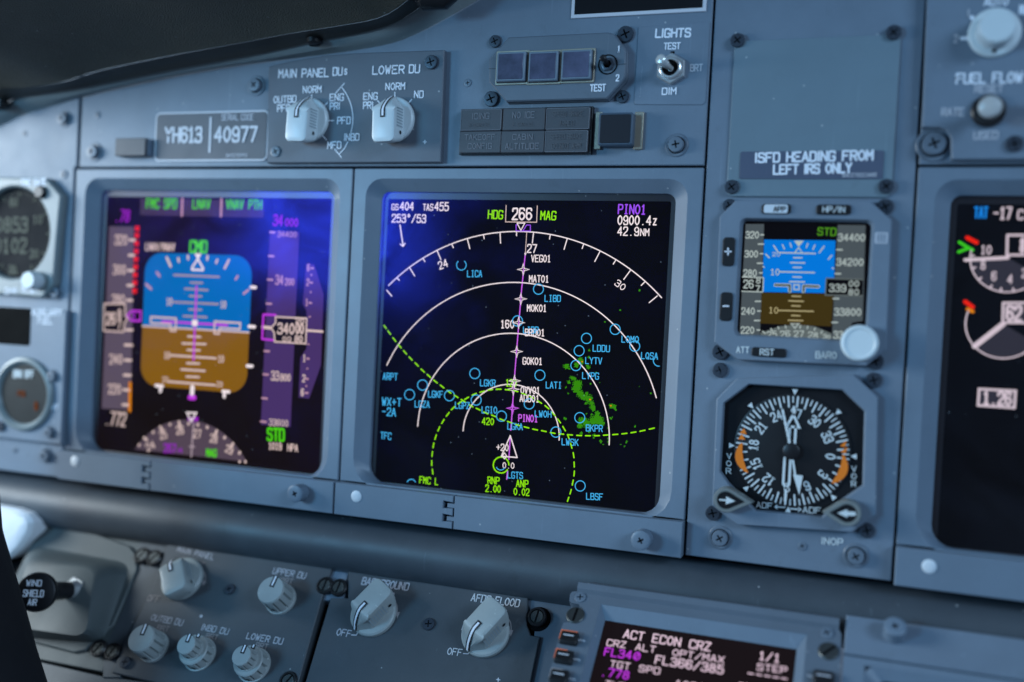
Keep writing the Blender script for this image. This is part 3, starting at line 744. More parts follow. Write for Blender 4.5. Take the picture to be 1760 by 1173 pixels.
for s, a, c, h, mt in (("160", (860, 564), (884, 564.2), 13, WH), ("420", (828, 729.6), (849.2, 730.7), 11, GR), ("120", (869, 664), (888.2, 664.6), 11.5, GR), ("+20", (853, 774.2), (874.6, 775.3), 11, WH),
                       ("0.0", (863.6, 804.7), (884.3, 805.7), 9.5, WH), ("RNP", (837.8, 831.3), (858.8, 832.5), 11.3, GR), ("2.00", (834, 845), (861, 846.7), 11.3, GR), ("ANP", (886.8, 836.6), (908.2, 838), 11.5, GR),
                       ("0.02", (882.5, 850.5), (910.2, 852.3), 11.3, GR), ("FMC L", (720.6, 830.2), (753.4, 833.9), 11, GR), ("ARPT", (657.7, 652.3), (683.5, 653.6), 11, CY), ("WX+T", (656.2, 696.6), (690, 698.7), 13, CY),
                       ("-2A", (655.8, 713.7), (680.7, 715.8), 13, CY), ("TFC", (653.5, 754), (672.6, 755.9), 11, CY), ("GS", (672.8, 361), (685, 361), 9.5, WH), ("404", (687, 361.2), (711.2, 361.5), 13, WH),
                       ("TAS", (726.5, 361.8), (744.6, 362), 10.5, WH), ("455", (746.3, 362), (771.3, 362.3), 13.4, WH), ("253d/53", (672.8, 382), (732.3, 382.9), 13, WH), ("HDG", (838, 375.6), (864.4, 376.5), 13.8, GR),
                       ("266", (879.2, 377.6), (914.7, 377.8), 19, WH), ("MAG", (928.4, 377.5), (955.8, 378.2), 14, GR), ("PINO1", (1061.5, 367.5), (1110.1, 368.6), 15.5, VI), ("0900.4", (1060.7, 386.2), (1119.5, 386.9), 15, WH),
                       ("z", (1121.5, 386.9), (1129.3, 387), 15, WH), ("42.9", (1060.7, 404.6), (1098.5, 405.2), 14, WH), ("NM", (1100, 405.3), (1116, 405.5), 11.5, WH), ("24", (755.3, 463.8), (771.2, 457.6), 13.3, WH),
                       ("27", (905.1, 434), (922.6, 434.7), 13.5, WH), ("30", (1055.4, 489), (1071, 500.5), 13.3, WH)):
    ndt("readout", s, a, c, h, mt)
ctr = uv(MP, 877.5, 749.5, SW)
top = uv(MP, 895, 398.5, SW); R0 = (Vector(top)-Vector(ctr)).length
PX = .00029                                            # about one photo pixel on the panel
def angof(x, y):
    q = uv(MP, x, y, SW); return math.atan2(q[1]-ctr[1], q[0]-ctr[0]), (Vector(q)-Vector(ctr)).length
upx = math.atan2(top[1]-ctr[1], top[0]-ctr[0])
for (rt, l, r_) in (((877, 398.4), (668, 491), (1137, 512)), ((877, 485.8), (665, 628), (1128, 684)), ((877, 573.2), (718, 733), (1047, 765)), ((877, 661), (796, 741), (961, 757))):
    a_l, R_l = angof(*l); a_r, R_r = angof(*r_); R_t = angof(*rt)[1]
    def arc(mb, a_l=a_l, a_r=a_r, R_l=R_l, R_r=R_r, R_t=R_t):
        pts = []
        for i in range(61):
            t = i/60; a = a_l+(a_r-a_l)*t
            # blend the three measured radii so that the arc meets them all
            tm = (upx-a_l)/(a_r-a_l)
            if t < tm: R = R_l+(R_t-R_l)*math.sin(math.pi/2*t/tm)
            else: R = R_r+(R_t-R_r)*math.sin(math.pi/2*(1-t)/(1-tm))
            pts.append((ctr[0]+R*math.cos(a), ctr[1]+R*math.sin(a)))
        mb.ribbon(MP, pts, PX*1.05, SW, "sy_white")
    sym(T_ND, S_ND, "range_arc", arc)
def tickline(P, wpx=1.9, mt=WH): sym(T_ND, S_ND, "tick_mark", lambda mb: LINE(mb, MP, P, wpx, mt, SW))
for P in (r3((210, 888), (250, 935)), r3((290, 787), (311, 808)), r3((392, 702), (435, 772)), r3((500, 628), (517, 657)), r3((615, 567), (647, 641)), r3((735, 515), (747, 545)), r3((860, 473), (880, 553)),
          r3((990, 441), (996, 472)), r3((1124, 423), (1128, 508)), r3((1257, 412), (1257, 449)), r4((174, 420), (164, 508)), r4((309, 441), (303, 475)), r4((445, 474), (420, 558)), r4((578, 517), (566, 551)),
          r4((709, 577), (668, 656)), r4((835, 648), (817, 677)), r4((955, 728), (902, 800)), r4((1070, 822), (1043, 849)), r4((1172, 934), (1107, 988))): tickline(P)
sym(T_ND, S_ND, "heading_box", lambda mb: LINE(mb, MP, [(870, 353.5), (868.9, 381.8), (922.6, 382.4), (923.7, 354.3)], 1.4, "sy_cream", SW))
sym(T_ND, S_ND, "heading_pointer", lambda mb: LINE(mb, MP, [(888.9, 383.9), (902.3, 383.9), (895.5, 396.3), (888.9, 383.9)], 1.7, WH, SW))
sym(T_ND, S_ND, "heading_bug", lambda mb: LINE(mb, MP, [(890.5, 387), (887.3, 387), (887.3, 397.4), (911.9, 397.6), (911.9, 387.4), (905.6, 387.2), (899.6, 397)], 1.5, VI, SW))
def wind(mb):
    LINE(mb, MP, r3((317, 362), (342, 533)), 2.2, WH, SW); LINE(mb, MP, r3((319, 516), (342, 534), (359, 510)), 2, WH, SW)
sym(T_ND, S_ND, "wind_arrow", wind)
def route(mb):
    LINE(mb, MP, [(903, 436), (896.3, 500), (890.5, 572), (885, 640), (880.5, 705), (878, 740)], 1.8, MG, SW)
    LINE(mb, MP, [(877, 752), (874.6, 790)], 1.8, MG, SW); LINE(mb, MP, [(872.5, 810), (871, 824)], 1.8, MG, SW)
sym(T_ND, S_ND, "route_line", route)
def trk(mb):
    LINE(mb, MP, [(905.3, 400), (903, 436)], 1.2, "sy_cream", SW); LINE(mb, MP, [(902, 435.5), (904.5, 435.5), (903, 439), (902, 435.5)], 1.2, WH, SW)
sym(T_ND, S_ND, "track_line", trk)
def star(x, y, mt):
    P = []
    for k in range(8):
        a = math.pi/4*k; r_ = 10 if k % 2 == 0 else 2.6
        P.append((x+r_*math.sin(a)*(1.02), y-r_*math.cos(a)))
    sym(T_ND, S_ND, "waypoint_star", lambda mb: LINE(mb, MP, P, 1.5, mt, SW+.00015, closed=True))
for x, y in ((899.3, 463.6), (895.3, 514.2), (891.5, 555), (888.2, 604.6), (884.5, 655), (882.3, 669.5)): star(x, y, WH)
star(881, 702, MG)
def circ(x, y, r_=8.6, a0=0, a1=360, mt=CY, wpx=1.6, name="airport_circle"):
    P = [(x+r_*math.cos(math.radians(a0+(a1-a0)*i/28)), y-r_*1.03*math.sin(math.radians(a0+(a1-a0)*i/28))) for i in range(28 if a1-a0 > 359 else 29)]
    sym(T_ND, S_ND, name, lambda mb: LINE(mb, MP, P, wpx, mt, SW+.00008, closed=a1-a0 > 359))
circ(793, 456, 8.3, 130, 410)
for x, y in ((925.5, 497.3), (889.5, 552), (1008, 582), (995.4, 603.2), (989.8, 628.6), (1057.3, 566.4), (1091, 595.3), (928, 645.2), (816, 642.3), (726.3, 662.2), (704, 678.7), (772.4, 680.4), (818.4, 688), (862, 715.6), (909.5, 694.5), (996.5, 718.3), (955.4, 743), (997.2, 835.6)): circ(x, y)
circ(1132.5, 620, 9.5, 165, 275); circ(707, 832, 7.6, 25, 155); circ(860.6, 800, 8, 205, 325)
circ(861.3, 799.6, 13.4, 0, 325, GR, 2.2, "position_ring")
sym(T_ND, S_ND, "aircraft_symbol", lambda mb: LINE(mb, MP, [(877.2, 749), (861.8, 784.6), (889, 786.6), (877.2, 749)], 2.1, WH, SW))
sym(T_ND, S_ND, "traffic_diamond", lambda mb: LINE(mb, MP, [(867.3, 778.5), (863.5, 784), (867.3, 789), (871, 784), (867.3, 778.5)], 1.7, WH, SW))
def dashes(P, frac=.55):
    def f(mb):
        for i in range(len(P)):
            p = Vector(P[i]); d = (Vector(P[min(i+1, len(P)-1)])-Vector(P[max(i-1, 0)])); n = 2 if 0 < i < len(P)-1 else 1
            d = d/n*frac/2; LINE(mb, MP, [tuple(p-d), tuple(p+d)], 2.2, GR, SW+.0001)
    sym(T_ND, S_ND, "altitude_arc", f)
dashes(r5((197, 105), (230, 150), (272, 207), (315, 260), (358, 310), (403, 360), (452, 408), (500, 457), (550, 500), (603, 545), (657, 585), (712, 628), (770, 665), (827, 700), (888, 740), (948, 768), (1010, 798), (1072, 822), (1140, 853), (1202, 873), (1270, 897), (1338, 915)) +
       r6((187, 932), (257, 945), (328, 960), (398, 968), (468, 975), (542, 980), (613, 982), (685, 982), (758, 977), (833, 972), (907, 965), (980, 955), (1053, 942), (1127, 925)))
dashes(r7((580, 615), (573, 545), (577, 472))+r5((587, 1060), (605, 993), (630, 927), (663, 867), (702, 810), (745, 760), (800, 715), (855, 680), (915, 648), (980, 627), (1045, 612), (1113, 607), (1185, 612)) +
       r6((30, 622), (95, 645), (160, 672), (222, 710), (282, 752), (335, 807), (380, 862), (420, 925), (455, 992), (478, 1063))+r8((497, 482), (502, 557), (502, 630), (490, 703), (473, 777), (453, 838)))
def wx(mb):
    B = [(435, 418, 24), (460, 440, 10), (548, 368, 22), (560, 395, 14), (518, 408, 22), (480, 512, 18), (500, 520, 14), (455, 548, 16), (432, 588, 8), (525, 565, 40), (518, 600, 36), (545, 640, 30), (575, 668, 30), (615, 680, 34), (600, 640, 14),
         (638, 715, 22), (645, 745, 22), (655, 770, 14), (685, 800, 20), (680, 830, 30), (650, 860, 36), (705, 862, 36), (725, 880, 20), (560, 860, 30), (545, 895, 22), (600, 880, 34), (575, 855, 28), (640, 805, 10), (800, 740, 22), (825, 745, 16), (832, 768, 10),
         (657, 975, 12), (657, 995, 8), (712, 1022, 11), (715, 1035, 9), (772, 1000, 7), (772, 1030, 7), (735, 1050, 6), (920, 1030, 9), (922, 1020, 8), (988, 905, 9), (795, 838, 9), (805, 828, 6), (612, 425, 16), (600, 415, 10), (425, 840, 11), (620, 290, 9), (617, 345, 9),
         (678, 470, 6), (628, 560, 7), (450, 640, 6), (702, 552, 4), (1115, 636, 7), (1023, 585, 5), (905, 1066, 6), (875, 1048, 5), (555, 960, 12), (595, 803, 8), (770, 915, 7), (620, 950, 10), (550, 555, 14), (592, 720, 10)]
    c = 6.4; rnd = random.Random(3)
    for j in range(42, 172):
        y = j*c; run = None
        for i in range(57, 183):
            x = i*c; on = False
            for (bx, by, br) in B:
                d = math.hypot(x-bx, y-by)
                if d < br*.78 or (d < br*1.12 and (math.sin(x*.31+y*.17)+math.sin(y*.43-x*.12)+rnd.uniform(-.9, .9)) > .2): on = True; break
            if on and run is None: run = x
            if not on and run is not None:
                P = r6((run, y), (x, y), (x, y+c), (run, y+c)); mb.face(MP, pp(MP, P, SW-.0001), SW-.0001, "sy_wx"); run = None
    for x, y in ((565, 385), (630, 690), (797, 740)):
        P = r6((x-7, y-5), (x+7, y-5), (x+7, y+5), (x-7, y+5)); mb.face(MP, pp(MP, P, SW-.00006), SW-.00006, "sy_amber")
    for x, y in ((1030, 885), (1028, 892), (873, 1048), (750, 1143)):
        P = r4((x-7, y-5), (x+6, y-5), (x+6, y+6), (x-7, y+5)); mb.face(MP, pp(MP, P, SW-.0001), SW-.0001, "sy_wx")
sym(T_ND, S_ND, "weather_echo", wx)

# ---------------- primary flight display
A_ = zz(140, 300, 3.826); B_ = zz(140, 560, 3.826)
def pt(name, s, a, c, h, mat, wt=.15, mono=True, slant=0): sym(T_PFD, S_PFD, name, lambda mb: TXT(mb, MP, s, a, c, h/3.826, mat, wt, SW, mono, slant))
def pl(name, P, wd, mat, closed=False, dw=0): sym(T_PFD, S_PFD, name, lambda mb: LINE(mb, MP, P, wd, mat, SW+dw, closed))
def pf(name, P, mat, dw=-.0001): sym(T_PFD, S_PFD, name, lambda mb: mb.face(MP, ccw(pp(MP, P, SW+dw)), SW+dw, mat))
def AB(a, b): return [A_(a)[0], A_(b)[0]]
def BB(a, b): return [B_(a)[0], B_(b)[0]]
pf("mode_strip", A_((387, 158), (1200, 175), (1198, 285), (385, 268)), "sy_strip")
pt("readout", "FMC SPD", *AB((425, 222), (628, 224)), 60, "sy_green2"); pt("readout", "LNAV", *AB((730, 224), (850, 225)), 58, "sy_green2"); pt("readout", "VNAV PTH", *AB((950, 226), (1187, 229)), 58, "sy_green2")
pl("divider", A_((664, 160), (660, 272)), 4, "sy_pink"); pl("divider", A_((921, 163), (917, 276)), 4, "sy_pink")
pt("readout", ".78", *AB((215, 308), (315, 310)), 72, "sy_purple", .17, True, .15)
pf("speed_tape", A_((183, 342), (345, 345))+B_((325, 556), (133, 545)), "sy_tape")
for P in (A_((318, 432), (350, 433)), A_((312, 532), (345, 533)), A_((307, 632), (341, 633)), A_((303, 730), (337, 731)), A_((300, 828), (333, 829)), A_((293, 1023), (335, 1024)),
          B_((286, 127), (333, 129)), B_((285, 227), (326, 228)), B_((280, 325), (323, 327)), B_((277, 422), (315, 424)), B_((272, 520), (306, 522))): pl("tick_mark", P, 4.5, "sy_cream")
for s, a, c in (("320", (216, 460), (303, 462)), ("300", (206, 656), (293, 658)), ("280", (199, 852), (285, 854))): pt("tape_number", s, *AB(a, c), 60, "sy_cream", .13)
for s, a, c in (("240", (183, 250), (270, 252)), ("220", (175, 446), (262, 448))): pt("tape_number", s, *BB(a, c), 60, "sy_cream", .13)
for x, y in ((366, 355), (364, 401), (362, 453), (360, 505), (358, 557), (356, 608), (353, 660), (351, 712), (349, 765)):
    pf("limit_mark", A_((x-13, y-15), (x+15, y-15), (x+14, y+17), (x-14, y+17)), "sy_red", 0)
pf("speed_box", A_((150, 852), (287, 852), (287, 925), (303, 950), (284, 975), (275, 1037), (147, 1028)), "sy_black", .0001)
pl("speed_box_frame", A_((150, 852), (287, 852), (287, 925), (303, 950), (284, 978), (275, 1037), (147, 1028)), 2.6, "sy_cream", True, .0002)
sym(T_PFD, S_PFD, "readout", lambda mb: (TXT(mb, MP, "26", *AB((160, 985), (228, 987)), 19, "sy_cream", .16, SW+.0002, True), TXT(mb, MP, "8", *AB((236, 950), (264, 951)), 16, "sy_cream", .16, SW+.0002, True), TXT(mb, MP, "7", *AB((233, 1016), (262, 1017)), 14, "sy_cream", .16, SW+.0002, True)))
pl("speed_bug", A_((302, 928), (330, 898), (390, 900), (388, 964), (328, 962)), 3.2, "sy_magenta", True, .0002)
pl("speed_bug", A_((345, 912), (345, 948)), 4, "sy_purple", False, .0002)
pl("minimum_bar", B_((320, 378), (317, 560)), 6, "sy_amber")
pt("readout", ".772", *BB((150, 650), (290, 660)), 84, "sy_cream", .13, True, .1)
# attitude ball
L0, V1 = uv(MP, 246.5, 500, SW)[0], 0
u0 = uv(MP, 244.8, 560, SW)[0]; u1 = uv(MP, 428.6, 560, SW)[0]; v1 = uv(MP, 340, 437, SW)[1]; v0 = uv(MP, 330, 669.5, SW)[1]
AT = rr(u0, v0, u1, v1, .0125, 10)
hv = uv(MP, 336, 566.3, SW)[1]
def clipv(P, v, keep_up):
    out = []; n = len(P)
    for i in range(n):
        a, c = P[i], P[(i+1) % n]; ia = (a[1] >= v) == keep_up; ic = (c[1] >= v) == keep_up
        if ia: out.append(a)
        if ia != ic:
            t = (v-a[1])/(c[1]-a[1]); out.append((a[0]+(c[0]-a[0])*t, v))
    return out
sym(T_PFD, S_PFD, "horizon_sky", lambda mb: mb.face(MP, clipv(AT, hv, True), SW-.0001, "sy_sky"))
sym(T_PFD, S_PFD, "horizon_ground", lambda mb: mb.face(MP, clipv(AT, hv, False), SW-.0001, "sy_ground"))
sym(T_PFD, S_PFD, "horizon_line", lambda mb: mb.ribbon(MP, [(u0, hv), (u1, hv)], .0005, SW, "sy_cream"))
pt("readout", "LNAV/VNAV", *AB((420, 498), (616, 502)), 46, "sy_cream", .17); pt("readout", "CMD", *AB((708, 512), (828, 515)), 74, "sy_green2", .19)
pf("bank_pointer", A_((744, 520), (788, 521), (776, 550), (758, 550)), "sy_white", .0001)
pl("bank_pointer", A_((765, 556), (727, 615), (728, 627), (799, 630), (800, 618)), 3.4, "sy_white", True, .0001)
for P, wd in ((A_((561, 547), (587, 605)), 4.6), (A_((637, 552), (640, 574)), 4.2), (A_((700, 536), (702, 557)), 4.2), (A_((829, 536), (827, 561)), 4.2), (A_((893, 562), (886, 582)), 4.2), (A_((970, 563), (942, 618)), 4.2),
              (A_((496, 645), (514, 669)), 4.4), (A_((1028, 669), (1014, 690)), 4), (A_((425, 722), (458, 754)), 4.4), (A_((1098, 760), (1067, 785)), 4)): pl("bank_tick", P, wd, "sy_cream" if P[0][1] < 448 else "sy_pink")
for P in (A_((608, 662), (905, 675)), A_((718, 712), (795, 714)), A_((680, 752), (830, 762)), A_((712, 800), (790, 803)), A_((603, 840), (900, 853)), A_((708, 888), (788, 891)), A_((670, 932), (823, 940)),
          B_((700, 70), (783, 75)), B_((663, 117), (818, 122)), B_((697, 160), (780, 163)), B_((585, 195), (885, 215)), B_((693, 247), (775, 250)), B_((655, 288), (812, 298)), B_((690, 335), (773, 339)), B_((570, 368), (880, 392))):
    pl("pitch_line", P, 3.4, "sy_mauve" if P[0][1] < 560 else "sy_cream")
pt("pitch_number", "10", *AB((557, 858), (598, 860)), 44, "sy_cream"); pt("pitch_number", "10", *AB((912, 878), (952, 880)), 44, "sy_cream")
pt("pitch_number", "10", *BB((542, 216), (582, 218)), 44, "sy_cream"); pt("pitch_number", "10", *BB((896, 240), (938, 243)), 44, "sy_cream")
pt("pitch_number", "20", *BB((530, 370), (572, 372)), 34, "sy_cream"); pt("pitch_number", "20", *BB((888, 402), (930, 405)), 34, "sy_cream")
pl("flight_director_bar", [A_((757, 735))[0], B_((737, 226))[0]], 3.6, "sy_magenta", False, .0002); pl("flight_director_bar", A_((530, 968), (960, 992)), 3.8, "sy_magenta", False, .0002)
pl("aircraft_wing", A_((457, 938), (622, 948), (619, 1030), (586, 1028), (587, 985), (457, 978)), 3.0, "sy_cream", True, .0003)
pl("aircraft_wing", A_((876, 968), (1045, 978), (1042, 1018), (908, 1010), (905, 1050), (873, 1046)), 3.0, "sy_cream", True, .0003)
pf("aircraft_center", A_((727, 957), (764, 959), (763, 998), (726, 996)), "sy_white", .0004)
for P in (A_((1116, 742), (1144, 744)), A_((1102, 1000), (1138, 1003)), B_((1090, 265), (1122, 267)), ): pl("deviation_mark", P, 6, "sy_white")
for P in (B_((490, 394), (533, 399)), B_((522, 400), (519, 432)), B_((930, 432), (970, 436)), B_((941, 435), (939, 468))): pl("deviation_mark", P, 6, "sy_white")
pl("slip_marker", B_((730, 405), (727, 450)), 8.5, "sy_white"); pl("slip_marker", B_((712, 472), (742, 474)), 8.5, "sy_magenta")
# compass rose sector
def circ3(p, q, r_):
    ax, ay = p; bx, by = q; cx_, cy_ = r_
    d = 2*(ax*(by-cy_)+bx*(cy_-ay)+cx_*(ay-by))
    ux = ((ax*ax+ay*ay)*(by-cy_)+(bx*bx+by*by)*(cy_-ay)+(cx_*cx_+cy_*cy_)*(ay-by))/d
    uy = ((ax*ax+ay*ay)*(cx_-bx)+(bx*bx+by*by)*(ax-cx_)+(cx_*cx_+cy_*cy_)*(bx-ax))/d
    return (ux, uy), math.hypot(ax-ux, ay-uy)
pq = pp(MP, B_((345, 822), (725, 622), (1090, 905)), SW); cc, cr = circ3(*pq)
a_0 = math.atan2(pq[0][1]-cc[1], pq[0][0]-cc[0]); a_1 = math.atan2(pq[2][1]-cc[1], pq[2][0]-cc[0])
vbm = max(uv(MP, *B_((700, 872))[0], SW)[1], -.1766)
sect = [(cc[0]+cr*math.cos(a_0+(a_1-a_0)*i/40), cc[1]+cr*math.sin(a_0+(a_1-a_0)*i/40)) for i in range(41)]
sect = [(x, max(y, -.1764)) for x, y in sect]
sect = sect+[(sect[-1][0], -.1765), (sect[0][0], -.1765)]
sym(T_PFD, S_PFD, "compass_rose", lambda mb: mb.face(MP, sect, SW-.0001, "sy_rose"))
for P in (B_((378, 787), (380, 783)), B_((412, 737), (430, 752)), B_((470, 703), (473, 698)), B_((518, 665), (531, 686)), B_((582, 652), (583, 648)), B_((641, 632), (648, 658)), B_((704, 648), (705, 642)), B_((765, 648), (766, 655)), B_((826, 665), (828, 672)),
          B_((890, 690), (880, 716)), B_((943, 733), (940, 740)), B_((997, 775), (984, 796)), B_((1042, 832), (1038, 840)), B_((1040, 893), (1040, 897)), B_((1078, 893), (1078, 898))): pl("tick_mark", P, 4.6, "sy_cream")
for s, a, c in (("24", (432, 828), (490, 800)), ("25", (518, 748), (566, 736)), ("26", (624, 714), (676, 712)), ("27", (734, 736), (790, 738)), ("28", (842, 762), (892, 774)), ("29", (942, 826), (990, 848))): pt("compass_number", s, *BB(a, c), 50, "sy_cream", .15)
pl("track_line", B_((738, 645), (722, 862)), 3, "sy_mauve"); pl("track_line", B_((712, 795), (742, 798)), 3, "sy_mauve")
pt("readout", "267", *BB((540, 832), (625, 836)), 54, "sy_purple", .16); pt("readout", "H", *BB((635, 837), (662, 838)), 34, "sy_purple", .18); pt("readout", "MAG", *BB((820, 856), (890, 862)), 44, "sy_green2", .2)
pf("heading_bug", B_((697, 605), (768, 600), (765, 640), (700, 640)), "sy_purple"); pl("heading_pointer", B_((694, 573), (755, 574), (722, 630)), 3, "sy_white", True)
# altitude tape
pf("altitude_tape", A_((1240, 370), (1432, 380))+B_((1375, 667), (1180, 650)), "sy_tape_dim")
pt("readout", "34", *AB((1257, 334), (1325, 337)), 66, "sy_purple", .16); pt("readout", "000", *AB((1336, 338), (1425, 342)), 48, "sy_purple", .18)
pt("tape_number", "34400", *AB((1288, 410), (1415, 413)), 34, "sy_pink", .15)
pt("tape_number", "34", *AB((1273, 722), (1328, 724)), 58, "sy_pink", .14); pt("tape_number", "200", *AB((1336, 727), (1400, 729)), 42, "sy_pink", .16)
pt("tape_number", "33", *BB((1245, 357), (1300, 360)), 56, "sy_cream", .14); pt("tape_number", "800", *BB((1306, 362), (1376, 365)), 44, "sy_cream", .16)
pt("tape_number", "33600", *BB((1232, 655), (1360, 664)), 40, "sy_cream", .14)
for P in (A_((1240, 380), (1270, 382)), A_((1232, 537), (1264, 539)), A_((1225, 692), (1257, 694)), A_((1217, 850), (1249, 852)), B_((1203, 167), (1235, 169)), B_((1197, 320), (1229, 323)), B_((1188, 477), (1221, 480)), B_((1180, 630), (1214, 633))): pl("tick_mark", P, 3.2, "sy_pink")
pl("altitude_bug", A_((1278, 925), (1198, 922), (1190, 1083), (1262, 1090)), 3.4, "sy_magenta", False, .0001)
pf("altitude_box", A_((1277, 937), (1481, 947), (1475, 1113), (1270, 1101), (1268, 1042), (1247, 1010), (1276, 978)), "sy_black", .0001)
pl("altitude_box_frame", A_((1277, 937), (1481, 947), (1475, 1113), (1270, 1101), (1268, 1042), (1247, 1010), (1276, 978)), 2.6, "sy_cream", True, .0002)
pl("altitude_pointer", A_((1192, 1004), (1243, 1010)), 5.5, "sy_cream", False, .0002)
sym(T_PFD, S_PFD, "readout", lambda mb: (TXT(mb, MP, "340", *AB((1286, 1046), (1402, 1050)), 17, "sy_cream", .17, SW+.0002, True), TXT(mb, MP, "00", *AB((1406, 1046), (1464, 1048)), 17, "sy_cream", .17, SW+.0002, True),
    TXT(mb, MP, "20", *AB((1406, 978), (1466, 981)), 8, "sy_cream", .25, SW+.0002, True), TXT(mb, MP, "80", *AB((1400, 1098), (1456, 1102)), 10, "sy_cream", .22, SW+.0002, True), TXT(mb, MP, "00", *AB((1322, 1098), (1380, 1100)), 8, "sy_cream", .22, SW+.0002, True)))
pf("climb_rate_strip", A_((1478, 590), (1530, 592), (1592, 790))+B_((1575, 260), (1497, 480), (1428, 472), (1440, 210), (1480, 150))+A_((1480, 900), (1455, 850)), "sy_tape_dim")
pl("climb_rate_pointer", A_((1487, 1027), (1585, 1034)), 4, "sy_cream", False, .0001)
for s, a, c in (("6", (1482, 634), (1500, 635)), ("2", (1478, 730), (1498, 731)), ("1", (1472, 862), (1490, 863))): pt("tape_number", s, *AB(a, c), 42, "sy_pink", .17)
for s, a, c in (("1", (1456, 236), (1474, 237)), ("2", (1450, 368), (1472, 370)), ("6", (1442, 460), (1462, 462))): pt("tape_number", s, *BB(a, c), 44, "sy_cream", .17)
for P in (A_((1510, 617), (1524, 618)), A_((1511, 662), (1513, 662)), A_((1505, 712), (1518, 713)), A_((1507, 775), (1509, 775)), A_((1498, 845), (1512, 846)), A_((1500, 937), (1502, 937)), A_((1492, 1118), (1494, 1118)),
          B_((1482, 217), (1496, 218)), B_((1484, 283), (1486, 283)), B_((1476, 350), (1490, 351)), B_((1478, 397), (1480, 397)), B_((1472, 442), (1488, 443))): pl("tick_mark", P, 3, "sy_pink")
pt("readout", "STD", *BB((1218, 752), (1338, 758)), 76, "sy_green2", .19); pt("readout", "1019", *BB((1229, 812), (1318, 817)), 44, "sy_cream", .17); pt("readout", "HPA", *BB((1353, 822), (1425, 828)), 44, "sy_cream", .17)

# ---------------- engine display
E_ = zz(1560, 280, 2.345)
def et(s, a, c, h, mat, wt=.15): sym(T_EN, S_EN, "readout", lambda mb: TXT(mb, MP, s, E_(a)[0], E_(c)[0], h/2.345, mat, wt, SW, True))
def el(name, P, wd, mat, closed=False, dw=0): sym(T_EN, S_EN, name, lambda mb: LINE(mb, MP, P, wd, mat, SW+dw, closed))
et("TAT", (265, 222), (325, 222), 42, "en_cyan", .18); et("-17", (342, 226), (420, 227), 46, "en_white", .16); et("C", (440, 227), (468, 228), 36, "en_white", .18)
def gauge(c, rx, a0, a1, fill, needle, tip):
    C0 = uv(MP, *E_(c)[0], SW); Rg = abs(uv(MP, *E_((c[0]-rx, c[1]))[0], SW)[0]-C0[0])
    P = [(C0[0]+Rg*math.cos(math.radians(a)), C0[1]+Rg*math.sin(math.radians(a))) for a in range(a0, a1+1, 6)]
    sym(T_EN, S_EN, "gauge_arc", lambda mb: mb.ribbon(MP, P, .00034, SW, "en_white"))
    F = [C0]+[(C0[0]+Rg*.97*math.cos(math.radians(a)), C0[1]+Rg*.97*math.sin(math.radians(a))) for a in range(fill, a1+1, 6)]
    sym(T_EN, S_EN, "gauge_fill", lambda mb: mb.face(MP, F, SW-.0001, "en_grey"))
    el("needle", E_(c, tip), needle, "en_white", False, .0001)
    return C0, Rg
C0, Rg = gauge((404, 383), 152, 168, 330, 186, 6, (232, 392))
for a in (178, 200, 222, 245, 262, 282, 305):
    P = [(C0[0]+Rg*k*math.cos(math.radians(a)), C0[1]+Rg*k*math.sin(math.radians(a))) for k in (1, .9)]
    sym(T_EN, S_EN, "tick_mark", lambda mb: mb.ribbon(MP, P, .0004, SW, "en_white"))
for s, a, c in (("10", (292, 368), (338, 369)), ("8", (293, 430), (314, 430)), ("6", (336, 474), (358, 475)), ("4", (400, 486), (422, 487)), ("2", (458, 462), (478, 463))): et(s, a, c, 34, "en_white", .15)
el("limit_mark", E_((240, 302), (278, 322)), 7, "sy_red"); el("reference_bug", E_((208, 320), (246, 344), (205, 360)), 5, "en_green"); el("reference_bug", E_((246, 344), (262, 352)), 5, "en_green")
el("readout_box", E_((470, 372), (400, 372), (402, 292), (470, 292)), 4, "en_white"); et("8", (450, 360), (474, 360), 54, "en_white", .18)
gauge((385, 650), 152, 160, 330, 216, 9, (270, 740))
el("limit_mark", E_((232, 560), (262, 582)), 7, "sy_red"); el("limit_mark", E_((242, 590), (262, 600)), 6, "sy_amber")
pf2 = lambda name, P, mat, dw: sym(T_EN, S_EN, name, lambda mb: mb.face(MP, ccw(pp(MP, P, SW+dw)), SW+dw, mat))
pf2("readout_box", E_((385, 565), (480, 565), (480, 645), (383, 645)), "en_grey", .00016)
el("readout_box", E_((480, 645), (383, 645), (385, 565), (480, 565)), 4, "en_white", False, .0002)
sym(T_EN, S_EN, "readout", lambda mb: TXT(mb, MP, "62", E_((393, 634))[0], E_((462, 636))[0], 24, "en_white", .2, SW+.0003, True))
pf2("readout_box", E_((288, 912), (435, 920), (430, 988), (284, 978)), "en_grey", 0)
el("readout_box", E_((288, 912), (435, 920), (430, 988), (284, 978)), 4, "en_white", True, .0001)
sym(T_EN, S_EN, "readout", lambda mb: TXT(mb, MP, "1.26", E_((300, 970))[0], E_((420, 976))[0], 20, "en_white", .2, SW+.0002, True))

